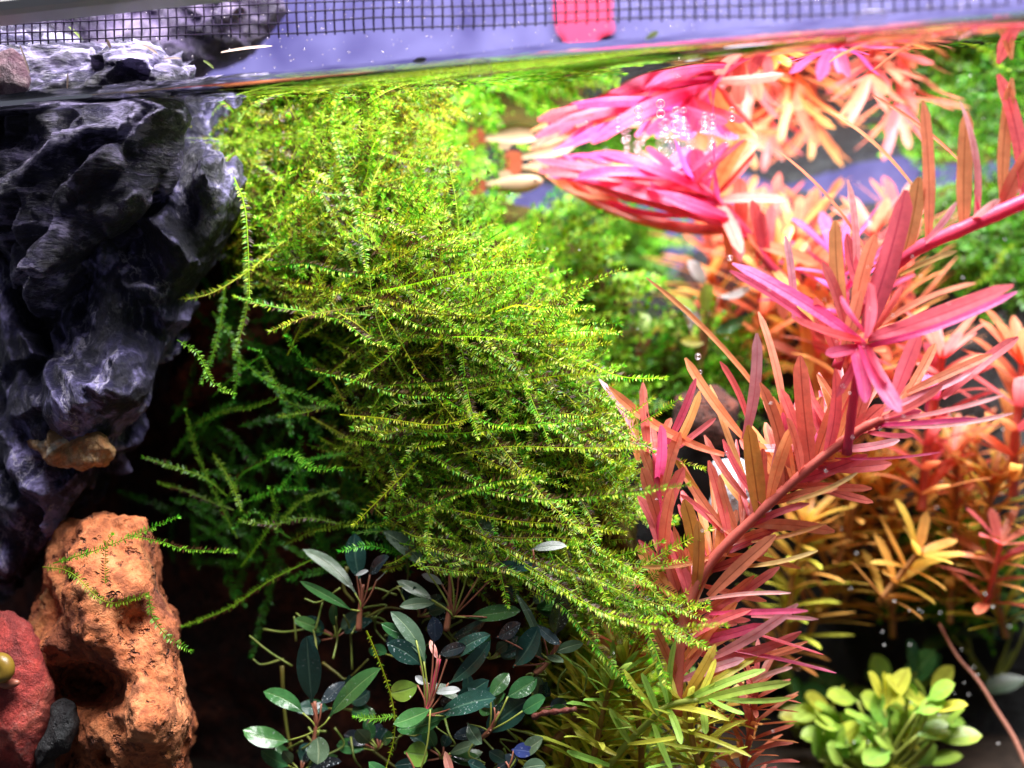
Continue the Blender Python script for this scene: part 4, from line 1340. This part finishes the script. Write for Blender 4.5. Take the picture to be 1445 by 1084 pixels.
for i, (pts, Ys, tones, lb) in enumerate([
        ([(1140, 900), (1180, 800), (1205, 720), (1215, 670)], (104, 102, 100, 98), ['olive', 'olive', 'yellow'], 'blurred olive orange thicket stem behind the leaning red stem'),
        ([(1260, 900), (1255, 800), (1250, 720), (1255, 660)], (112, 110, 108, 106), ['olive', 'yellow', 'yellow'], 'blurred olive yellow stem behind the star shaped shoots'),
        ([(1340, 880), (1345, 780), (1350, 700), (1348, 640)], (110, 108, 106, 104), ['olive', 'yellow', 'orange'], 'blurred amber stem between the two star shaped shoots'),
        ([(1080, 960), (1110, 880), (1120, 800), (1140, 730)], (98, 96, 94, 92), ['olive', 'lime', 'yellow'], 'blurred olive lime stem behind the tan leaf tips'),
        ([(1420, 900), (1400, 820), (1395, 740), (1400, 680)], (106, 104, 102, 100), ['lime', 'yellow', 'yellow'], 'blurred lime yellow stem at the tank side'),
        ([(1190, 860), (1200, 780), (1195, 710), (1190, 650)], (122, 121, 120, 119), ['yellow', 'yellow', 'orange'], 'soft golden stem deep between the leaning stem and the star shaped shoots'),
        ([(1300, 840), (1305, 760), (1300, 700), (1310, 640)], (126, 125, 124, 123), ['yellow', 'yellow', 'yellow'], 'soft golden stem deepest behind the yellow orange star shaped shoot'),
        ([(1380, 850), (1375, 760), (1370, 690), (1375, 620)], (124, 123, 122, 121), ['yellow', 'lime', 'orange'], 'soft golden lime stem behind the amber stem'),
        ([(860, 1120), (850, 1020), (870, 940), (900, 870)], (50, 48, 47, 46), ['lime', 'lime', 'lime', 'orange'], 'yellow lime stem low behind the drooping moss tips'),
        ([(960, 1130), (985, 1080), (1000, 1040), (1010, 980)], (52, 50, 50, 48), ['lime', 'lime', 'lime', 'yellow'], 'yellow stem behind the fresh green strap leaves'),
        ([(785, 1140), (800, 1080), (812, 1020), (830, 960)], (46, 45, 44, 43), ['lime', 'lime', 'lime'], 'lime stem behind the dark twig and dark leaved plants'),
        ([(900, 1140), (905, 1060), (895, 990), (880, 930)], (44, 43, 42, 41), ['lime', 'lime', 'lime'], 'bright lime stem right behind the fresh green shoot'),
        ([(815, 1150), (835, 1080), (850, 1010), (868, 945)], (38, 37, 36, 35), ['lime', 'lime', 'green'], 'bright lime stem at the foot of the drooping moss fringe'),
        ([(985, 1160), (990, 1100), (978, 1050), (972, 1000)], (38, 37, 36, 36), ['green', 'lime', 'lime'], 'bright green stem under the fresh green strap leaves'),
        ([(1045, 1150), (1050, 1080), (1062, 1020), (1068, 960)], (48, 47, 46, 45), ['salmon', 'orange', 'salmon'], 'salmon stem crossing below the fresh green strap leaves')]):
    bush('stem_plant', lb, pts, Ys, 9, 7, 'stem_brown' if i != 14 else 'stem_red', 22, 6, (60, 100), 12, tones, sweep=0.35)
# bare brown stem
bs = thing('stem_plant', 'bare straight brown stem slanting behind the fresh green shoot', 'water plant', at(770, 1060, 44))
stem(bs, [(770, 1060), (840, 985), (905, 905), (930, 870)], 44, 13, 12, 'stem_brown', 20)
leaf_px(bs, 905, 905, 960, 840, 16, 'orange', 43)
leaf_px(bs, 880, 940, 830, 880, 15, 'tan', 43)
leaf_px(bs, 930, 872, 900, 800, 18, 'orange', 43)

# rounded leafy plant at the bottom, behind
def round_plant(label, cx, cy, Y, n, rx, ry, lpx, wpx, tones):
    t = thing('round_leaf_plant', label, 'water plant', at(cx, cy + ry, Y))
    s = mmpx(Y)
    base = at(cx, cy + ry * 1.2, Y)
    for i in range(n):
        x, y = cx + random.uniform(-1, 1) * rx, cy + random.uniform(-1, 1) * ry
        b = at(x, y, Y + random.uniform(-8, 8))
        V, F, uv = tube(smooth_path([base, (base + b) / 2 + UP * -1 + RT * random.uniform(-2, 2), b], 8), 0.3, 6)
        st = obj('stalk', V, F, M['stem_green'], t)
        d = img_dir(random.uniform(-20, 200), random.uniform(-0.1, 0.7))
        V, F, uv = leaf(b, b + d * lpx * s * random.uniform(0.7, 1.2), wpx * s, unit(UP + -FW * random.uniform(0.3, 1)), UP * 0.4, prof_oval, 8, 4, 0.12)
        obj('leaf', V, F, M[random.choice(tones)], t, uv=uv)
    return t


round_plant('blurred yellow green plant of small rounded leaves low in front of the dark gap', 1240, 1035, 94, 75, 88, 52, 52, 30, ['b_lime', 'b_lime', 'b_lime', 'green', 'lime'])
round_plant('blurred deep green rounded leaves above the yellow green plant', 1250, 965, 114, 10, 45, 20, 60, 34, ['b_lime', 'b_green', 'green'])
round_plant('blurred green rounded leaves beside the salmon stem', 1140, 1000, 108, 9, 40, 30, 60, 34, ['b_lime', 'green', 'b_green'])
round_plant('dim teal leaved plant in the dark gap', 1400, 900, 126, 12, 60, 60, 70, 26, ['b_green', 'b_teal', 'b_grey'])


# ------------------------------------------------------------------ small dark leaved plants (rosettes on a rhizome)
def rosette(label, base, Y, leaves, stemp=None, smat='rhizome_red', roots=True, group=None, dY=(-5, 3)):
    t = thing('rosette_plant', label, 'water plant', at(base[0], base[1], Y), group)
    s = mmpx(Y)
    if stemp:
        P = smooth_path([at(x, y, Y) for x, y in stemp], 12)
        V, F, uv = tube(P, np.linspace(5 * s, 2.8 * s, 12), 9)
        obj('rhizome', V, F, M[smat], t)
    for q in leaves:
        leaf_px(t, *q[:6], Yb=Y, Yt=Y + random.uniform(*dY), bend=(q[6] if len(q) > 6 else random.uniform(-.14, .14)), profile=prof_oval, fold=0.16, ns=10, na=6, lift=0.6, wav=0.025)
        d = unit(np.array([q[2] - q[0], q[3] - q[1]], float))
        P = smooth_path([at(base[0], base[1], Y), at((base[0] + q[0]) / 2 + 3, (base[1] + q[1]) / 2, Y - 0.5), at(q[0] + d[0] * 3, q[1] + d[1] * 3, Y - 0.1)], 7)
        V, F, uv = tube(P, 0.15, 6)
        obj('stalk', V, F, M['stem_green' if 'green' in q[5] or 'grey' in q[5] else 'rhizome_red'], t)
    if roots:
        for i in range(5):
            x, y = base[0] + random.uniform(-30, 30), base[1] + random.uniform(-5, 25)
            pts = [(x, y)]
            for k in range(3):
                x += random.uniform(-26, 26); y += random.uniform(-4, 24)
                pts.append((x, y))
            V, F, uv = tube(smooth_path([at(a, b, Y + 5 + random.uniform(-1, 2)) for a, b in pts], 12), np.linspace(0.22, 0.12, 12), 6)
            obj('root', V, F, M['root'], t)
    return t


rosette('small dark plant with an upright teal leaf and deep green side leaves', (446, 1030), 27, [(440, 995, 433, 898, 42, 'b_teal', 0), (430, 1008, 372, 976, 30, 'b_green', .15), (410, 1046, 343, 1030, 38, 'b_green'), (463, 1014, 538, 943, 35, 'b_green', -.1), (451, 995, 487, 962, 27, 'b_black'), (446, 1036, 448, 1079, 40, 'b_grey'), (440, 1000, 455, 992, 10, 'b_white')],
        [(440, 1060), (446, 1030), (444, 990)])
rosette('small plant with a spotted upright teal leaf under the moss edge', (508, 862), 31, [(508, 820, 500, 752, 36, 'b_teal'), (503, 839, 427, 775, 24, 'b_grey', .16), (498, 862, 423, 820, 17, 'b_green'), (520, 812, 549, 786, 25, 'b_black'), (500, 812, 520, 806, 10, 'b_white'), (530, 820, 545, 806, 9, 'b_white')], [(506, 890), (508, 862), (512, 825)])
rosette('fullest dark rosette with a pink stem and one blue leaf', (600, 1010), 25, [(596, 941, 546, 908, 36, 'b_teal'), (600, 936, 551, 863, 30, 'b_grey', .18), (612, 908, 611, 870, 26, 'b_blue'), (628, 932, 692, 896, 28, 'b_teal', -.1), (631, 966, 692, 904, 28, 'b_teal'), (617, 1010, 700, 985, 40, 'b_teal', -.1), (592, 966, 550, 978, 36, 'b_lime'), (618, 925, 658, 912, 22, 'b_black'),
                                                            (618, 932, 607, 903, 11, 'b_pink'), (606, 965, 586, 954, 13, 'b_white'), (612, 978, 650, 974, 15, 'b_white'), (590, 905, 538, 880, 22, 'b_green'), (630, 1010, 560, 1030, 30, 'b_green'), (640, 1000, 690, 960, 30, 'b_teal')], [(585, 1015), (603, 1003), (612, 965), (620, 930)], 'stem_pink')
rosette('grey green rosette with a red stem close under the moss', (640, 870), 32, [(603, 806, 541, 750, 28, 'b_grey', .14), (634, 795, 597, 772, 16, 'b_grey'), (617, 852, 564, 856, 20, 'b_grey'), (612, 848, 560, 820, 20, 'b_grey'), (662, 790, 700, 764, 30, 'b_green'), (702, 768, 676, 728, 22, 'b_grey'), (626, 826, 595, 811, 13, 'b_white'), (659, 872, 735, 862, 28, 'b_green'), (645, 800, 660, 795, 14, 'b_white'), (680, 800, 760, 800, 22, 'b_teal'), (716, 790, 722, 752, 9, 'b_pink'), (690, 870, 640, 900, 20, 'b_teal')], [(630, 890), (634, 858), (636, 806)])
rosette('near black leaved rosette against the yellow green leaves', (775, 935), 30, [(783, 898, 788, 838, 38, 'b_black'), (724, 942, 760, 884, 40, 'b_teal'), (780, 922, 823, 908, 19, 'b_grey'), (765, 925, 728, 838, 13, 'b_grey', .12), (770, 935, 745, 890, 12, 'b_grey'), (757, 880, 790, 910, 18, 'b_black'), (700, 900, 735, 880, 26, 'b_black'), (770, 925, 795, 935, 14, 'b_grey')], [(755, 950), (770, 938), (790, 905)])
rosette('low dark green rosette with broad cupped leaves above the twig', (690, 1032), 27, [(683, 1038, 746, 988, 46, 'b_teal', -.1), (714, 985, 758, 958, 32, 'b_green'), (735, 1005, 770, 985, 30, 'b_green'), (690, 985, 718, 950, 26, 'b_green'), (660, 1020, 680, 1050, 24, 'b_grey'), (700, 1000, 660, 970, 28, 'b_teal'), (690, 1030, 640, 1040, 26, 'b_black')], [(670, 1045), (690, 1032), (705, 1005)])
rosette('slate blue leaved rosette at the bottom beside the twig', (715, 1090), 25, [(728, 1066, 766, 1041, 28, 'b_grey'), (722, 1058, 752, 1062, 26, 'b_blue'), (700, 1085, 732, 1072, 28, 'b_black'), (715, 1075, 690, 1060, 22, 'b_teal'), (690, 1090, 660, 1075, 20, 'b_teal'), (735, 1085, 770, 1080, 24, 'b_grey')], None)
rosette('bright green heart shaped leaf plant at the bottom with a coral new leaf', (590, 1100), 24, [(570, 1062, 604, 1066, 42, 'b_lime', 0), (640, 1100, 628, 1060, 15, 'b_pink'), (560, 1110, 520, 1075, 24, 'b_green'), (610, 1000, 555, 1022, 30, 'b_green')], None)
for bx, by, lb in [(560, 930, 'shaded dark rosette behind the blue leaved one'), (690, 930, 'shaded green rosette between the fullest and near black ones'), (480, 1000, 'shaded dark rosette behind the upright teal leaf'), (620, 1070, 'shaded deep green rosette at the bottom behind the heart shaped leaf'), (740, 860, 'shaded rosette close under the drooping moss fringe'), (590, 870, 'shaded rosette between the grey green and spotted teal ones'), (660, 1000, 'shaded rosette behind the speckled broad teal leaf'), (530, 1060, 'shaded rosette low beside the drooping runner'), (420, 1090, 'shaded rosette at the foot of the upright teal leaf plant'), (470, 900, 'shaded rosette among the forked stubby roots'), (760, 1000, 'shaded rosette behind the dark red twig')]:
    ls = []
    for k in range(8):
        a = random.uniform(-0.3, math.pi + 0.3)
        L = random.uniform(38, 66)
        ls.append((bx + 14 * math.cos(a), by - 14 * math.sin(a), bx + L * math.cos(a), by - L * math.sin(a) * 0.8, random.uniform(17, 27), random.choice(['b_teal', 'b_teal', 'b_green', 'b_grey', 'b_black', 'b_green'])))
    rosette(lb, (bx, by), random.uniform(31, 37), ls, None, roots=False)
rosette('single silver leaf sprout poking out of the moss edge', (752, 800), 27, [(749, 776, 800, 771, 17, 'b_white', -.1)], None, roots=False)
# blurred rosettes behind the red shoots; white leaves stand in for reflections
rosette('blurred olive rosette with painted white highlights beside the moss thicket', (900, 500), 92, [(905, 470, 862, 440, 20, 'b_lime', .2), (903, 470, 905, 440, 26, 'b_lime'), (915, 475, 950, 455, 22, 'lime'), (885, 450, 868, 432, 14, 'b_white'), (892, 455, 897, 440, 12, 'b_white'), (900, 490, 850, 505, 18, 'b_lime'), (918, 482, 930, 470, 18, 'b_blue'), (925, 490, 955, 488, 16, 'yellow'), (935, 455, 965, 460, 20, 'b_lime')], [(905, 520), (900, 495), (897, 470)])
rosette('blurred rosette with a tall bronze stalk, one pale leaf and painted white reflections', (985, 520), 88, [(1000, 440, 995, 400, 34, 'b_lime'), (995, 405, 970, 368, 22, 'b_white'), (1012, 418, 1060, 402, 16, 'b_white', .25), (1005, 470, 1050, 448, 22, 'b_green'), (985, 440, 950, 420, 22, 'b_lime'), (975, 470, 965, 430, 14, 'b_white'), (990, 460, 978, 440, 16, 'b_white'), (1000, 480, 960, 480, 18, 'lime')], [(985, 540), (992, 490), (1002, 440)], 'rhizome')

# rhizomes, stubby roots and twig around the rosettes: part of one creeping rootstock
rs = thing('rootstock', 'creeping yellow green rootstock with forked stubby roots among the dark rosettes', 'rootstock', at(430, 1050, 34))
for pts, w in [([(398, 940), (400, 985), (405, 1030), (412, 1060)], 12), ([(455, 935), (475, 950), (490, 958), (520, 930)], 9), ([(500, 880), (520, 870), (545, 858), (570, 860)], 8), ([(572, 780), (576, 810), (570, 840)], 7), ([(500, 1040), (540, 1070), (560, 1084)], 10), ([(490, 800), (485, 830), (500, 850)], 12)]:
    V, F, uv = tube(smooth_path([at(x, y, 35) for x, y in pts], 14), w / 3.6 * mmpx(35) * np.linspace(1, 0.6, 14), 9)
    obj('rhizome', V, F, M['rhizome'], rs)
for pts in [[(448, 935), (442, 890), (418, 865)], [(445, 890), (455, 850)], [(418, 905), (415, 870)], [(412, 940), (380, 920), (352, 897)], [(400, 930), (370, 938), (357, 930)], [(497, 945), (494, 890), (485, 868)], [(496, 895), (510, 870)], [(470, 930), (476, 900), (474, 870)], [(560, 840), (530, 830), (515, 835)], [(372, 888), (400, 892), (430, 888)],
            [(540, 845), (560, 830), (572, 850)], [(600, 850), (585, 830), (560, 828)], [(480, 830), (450, 850), (430, 845)], [(495, 1040), (500, 1070), (510, 1084)]]:
    V, F, uv = tube(smooth_path([at(x, y, 33 + random.uniform(-2, 2)) for x, y in pts], 10), np.linspace(0.22, 0.15, 10), 6)
    obj('root', V, F, M['root'], rs)
hero_frond(rs, [(517, 890), (530, 920), (550, 975), (558, 1030), (545, 1084)], 24, 23, GREENS * 0.7, 0.6, 0.55, 0.6, 0.22, 0.18).name = 'runner'
for pts in [[(560, 1010), (545, 1012), (530, 1015), (500, 1012)]]:
    hero_frond(rs, pts, 26, 25, FRESH, 0.1).name = 'side_runner'
V, F, uv = tube(smooth_path([at(752, 1012, 24), at(770, 1006, 23), at(790, 1004, 22), at(812, 1001, 21)], 16), [0.45 + 0.12 * math.sin(i * 1.7) for i in range(16)], 8)
tag(obj('twig', V, F, M['twig']), 'short dark red twig sticking out beside the lime leaves', 'twig')
V, F, uv = tube(smooth_path([at(1325, 880, 100), at(1350, 925, 98), at(1380, 960, 96), at(1405, 1000, 95), at(1430, 1040, 94), at(1450, 1084, 93)], 24), np.linspace(0.25, 0.6, 24), 8)
tag(obj('root', V, F, M['hose']), 'curved pinkish brown root hanging in the dark gap', 'root')


# ------------------------------------------------------------------ fish
def fish(label, head, tail, Y):
    h, t = at(*head, Y), at(*tail, Y)
    f = thing('fish', label, 'fish', t)
    ax = unit(t - h)
    L = np.linalg.norm(t - h)
    dn = unit(np.array([0, 0, -1.0]) - ax * (np.array([0, 0, -1.0]) @ ax))
    sd = np.cross(ax, dn)
    V, F = [], []
    prof = [(0, 0.02, 0), (0.03, 0.05, 0), (0.09, 0.085, 0.002), (0.18, 0.11, 0.008), (0.30, 0.125, 0.015), (0.42, 0.115, 0.012), (0.55, 0.085, 0.005), (0.66, 0.06, 0), (0.74, 0.05, 0), (0.78, 0.045, 0)]
    nn = 14
    for u, r, off in prof:
        for k in range(nn):
            a = 2 * math.pi * k / nn
            V.append(h + ax * u * L + dn * (off * L + math.cos(a) * r * L) + sd * (math.sin(a) * r * L * 0.62))
    for i in range(len(prof) - 1):
        for k in range(nn):
            F.append((i * nn + k, i * nn + (k + 1) % nn, (i + 1) * nn + (k + 1) % nn, (i + 1) * nn + k))
    F.append(tuple(range(nn))[::-1])
    F.append(tuple(range((len(prof) - 1) * nn, len(prof) * nn)))
    bd = obj('body', V, F, M['fishbody'], f)

    def fin(name, pts, mat):
        P = [h + ax * u * L + dn * v * L for u, v in pts]
        w = sd * 0.006 * L
        n = len(P)
        V = [p + w for p in P] + [p - w for p in P]
        F = [tuple(range(n)), tuple(range(n, 2 * n))[::-1]] + [(i, i + n, (i + 1) % n + n, (i + 1) % n) for i in range(n)]
        obj(name, V, F, M[mat], f, smooth=False)
    fin('tail_fin', [(0.76, -0.045), (0.86, -0.11), (0.98, -0.13), (1.03, -0.05), (1.04, 0.04), (0.98, 0.12), (0.86, 0.10), (0.76, 0.045)], 'fishtail')
    fin('dorsal_fin', [(0.40, -0.10), (0.47, -0.18), (0.60, -0.17), (0.58, -0.075)], 'fishfin')
    fin('anal_fin', [(0.46, 0.11), (0.55, 0.19), (0.62, 0.17), (0.60, 0.07)], 'fishfin')
    for sg in (-1, 1):
        c = h + ax * 0.085 * L - dn * 0.02 * L + sd * sg * 0.047 * L
        V, F = [], []
        for i in range(5):
            th = math.pi * (i + 0.5) / 5
            for k in range(8):
                a = 2 * math.pi * k / 8
                V.append(c + 0.022 * L * (sd * math.cos(th) + (ax * math.cos(a) + dn * math.sin(a)) * math.sin(th)))
        for i in range(4):
            for k in range(8):
                F.append((i * 8 + k, i * 8 + (k + 1) % 8, i * 8 + 8 + (k + 1) % 8, i * 8 + 8 + k))
        obj('eye', V, F, M['fisheye'], bd)
    return f


M['fishbody'] = simple('fish_skin', (0.34, 0.24, 0.14), (0.44, 0.33, 0.20), 0.4, 120, 0.05, 0.3)
M['fishtail'] = simple('fish_tail', (0.40, 0.09, 0.04), (0.48, 0.14, 0.07), 0.4, 200, 0.05, 0.4)
M['fishfin'] = simple('fish_fin', (0.50, 0.36, 0.22), (0.56, 0.42, 0.28), 0.4, 200, 0.05, 0.5)
M['fisheye'] = simple('fish_eye', (0.02, 0.02, 0.02), (0.03, 0.03, 0.03), 0.15, 200, 0.0)
fish('pale cream fish with an orange red tail swimming under the surface', (766, 256), (664, 264), 80)
fish('fish half hidden behind the pink shoot, only its red tail showing', (812, 244), (716, 236), 84)


# ------------------------------------------------------------------ bubbles, drops, specks
def ball_mesh(name, mat, nu=8, nv=6):
    V, F = [(0, 0, 1)], []
    for i in range(1, nv):
        th = math.pi * i / nv
        for k in range(nu):
            a = 2 * math.pi * k / nu
            V.append((math.sin(th) * math.cos(a), math.sin(th) * math.sin(a), math.cos(th)))
    V.append((0, 0, -1))
    for k in range(nu):
        F.append((0, 1 + k, 1 + (k + 1) % nu))
        b = 1 + (nv - 2) * nu
        F.append((b + k, len(V) - 1, b + (k + 1) % nu))
    for i in range(nv - 2):
        for k in range(nu):
            F.append((1 + i * nu + k, 1 + (i + 1) * nu + k, 1 + (i + 1) * nu + (k + 1) % nu, 1 + i * nu + (k + 1) % nu))
    me = bpy.data.meshes.new(name)
    me.from_pydata(V, [], F)
    me.polygons.foreach_set('use_smooth', np.ones(len(me.polygons), bool))
    me.materials.append(mat)
    return me


bub = ball_mesh('gas_bubble', M['bubble'], 12, 9)


def bubble(p, r, label, group, cat='bubble', name='gas_bubble', sc3=(1, 1, 1)):
    o = bpy.data.objects.new(name, bub)
    col.objects.link(o)
    o.location = Vector(p) * S
    o.scale = [r * S * q for q in sc3]
    return tag(o, label, cat, group)


for i in range(78):
    while True:
        x, y = random.gauss(955, 50), random.gauss(212, 24)
        if 855 < x < 1050 and 158 < y < 268:
            break
    p = at_z(x, y, -0.75)
    bubble(p, random.choice([0.4, 0.5, 0.6, 0.75]), 'tiny round gas bubble clinging above the hot pink shoot', 'gas bubbles on the pink shoot')
for (x, y, Y, r) in [(985, 503, 48, 0.55), (963, 435, 52, 0.4), (1030, 364, 60, 0.5), (988, 525, 40, 0.35), (1025, 640, 24, 0.3)]:
    bubble(at(x, y, Y), r, 'single clear bubble resting among the red shoots', 'bubbles among the red shoots')
# drops on the front glass at the water line
for (x, y, rx, rz, lb) in [(678, 102, 1.7, 2.1, 'large clear drop on the glass crossing the dark water line'), (958, 96, 1.2, 1.5, 'clear drop on the glass below the green edge of the water line'), (1228, 24, 2.2, 0.9, 'flat clear drop on the glass right at the water line')]:
    bubble(at(x, y, 0.2), 1.0, lb, None, 'water drop', 'water_drop', (rx, 0.5, rz))
V, F, uv = leaf(at(910, 56, 0.4), at(930, 45, 0.4), 1.5, -FW + UP, (0, 0, 0), prof_oval, 6, 4, 0.1)
tag(obj('plant_scrap', V, F, M['scrap_g'], uv=uv), 'tiny round yellow green leaf stuck to the glass at the water line', 'leaf scrap')
V, F, uv = leaf(at(582, 87, 0.4), at(602, 84, 0.4), 0.9, -FW, (0, 0, 0), prof_oval, 6, 4, 0.1)
M['white'] = simple('white_speck', (0.8, 0.8, 0.78), (0.85, 0.85, 0.8), 0.5)
tag(obj('plant_scrap', V, F, M['white'], uv=uv), 'tiny white crumb stuck to the glass above the dark water line', 'leaf scrap')


def specks(name, pts, label, mat, kind='stuff'):
    V, F = [], []
    for p, r, e in pts:
        i0 = len(V)
        V += [p + RT * r * e, p + UP * r, p - RT * r * e, p - UP * r, p + FW * r, p - FW * r]
        F += [(i0 + a, i0 + b, i0 + c) for a, b, c in ((0, 1, 5), (1, 2, 5), (2, 3, 5), (3, 0, 5), (1, 0, 4), (2, 1, 4), (3, 2, 4), (0, 3, 4))]
    return tag(obj(name, np.array(V), F, mat), label, None, None, kind)


pts = []
for i in range(120):
    x, y = random.uniform(560, 1440), random.uniform(120, 1060)
    if random.random() < 0.4:
        x, y = random.uniform(1180, 1440), random.uniform(80, 1060)
    p = at(x, y, random.uniform(4, 16))
    if p[2] < -1.5:
        pts.append((p, random.uniform(0.06, 0.14), random.uniform(0.7, 1.6)))
specks('suspended_debris', pts, 'fine white specks drifting in the water', M['white'])
pts = []
for i in range(420):
    x = random.uniform(40, 1440)
    wl = 148 - 0.085 * x
    y = random.uniform(0, wl - 6)
    p = at(x, y, random.uniform(6, 9) if x > 300 else 12.5)
    if p[2] > 2.5:
        pts.append((p, random.uniform(0.05, 0.16), random.uniform(0.7, 1.8)))
specks('condensation', pts, 'fine water droplets above the water line', M['bubble'])
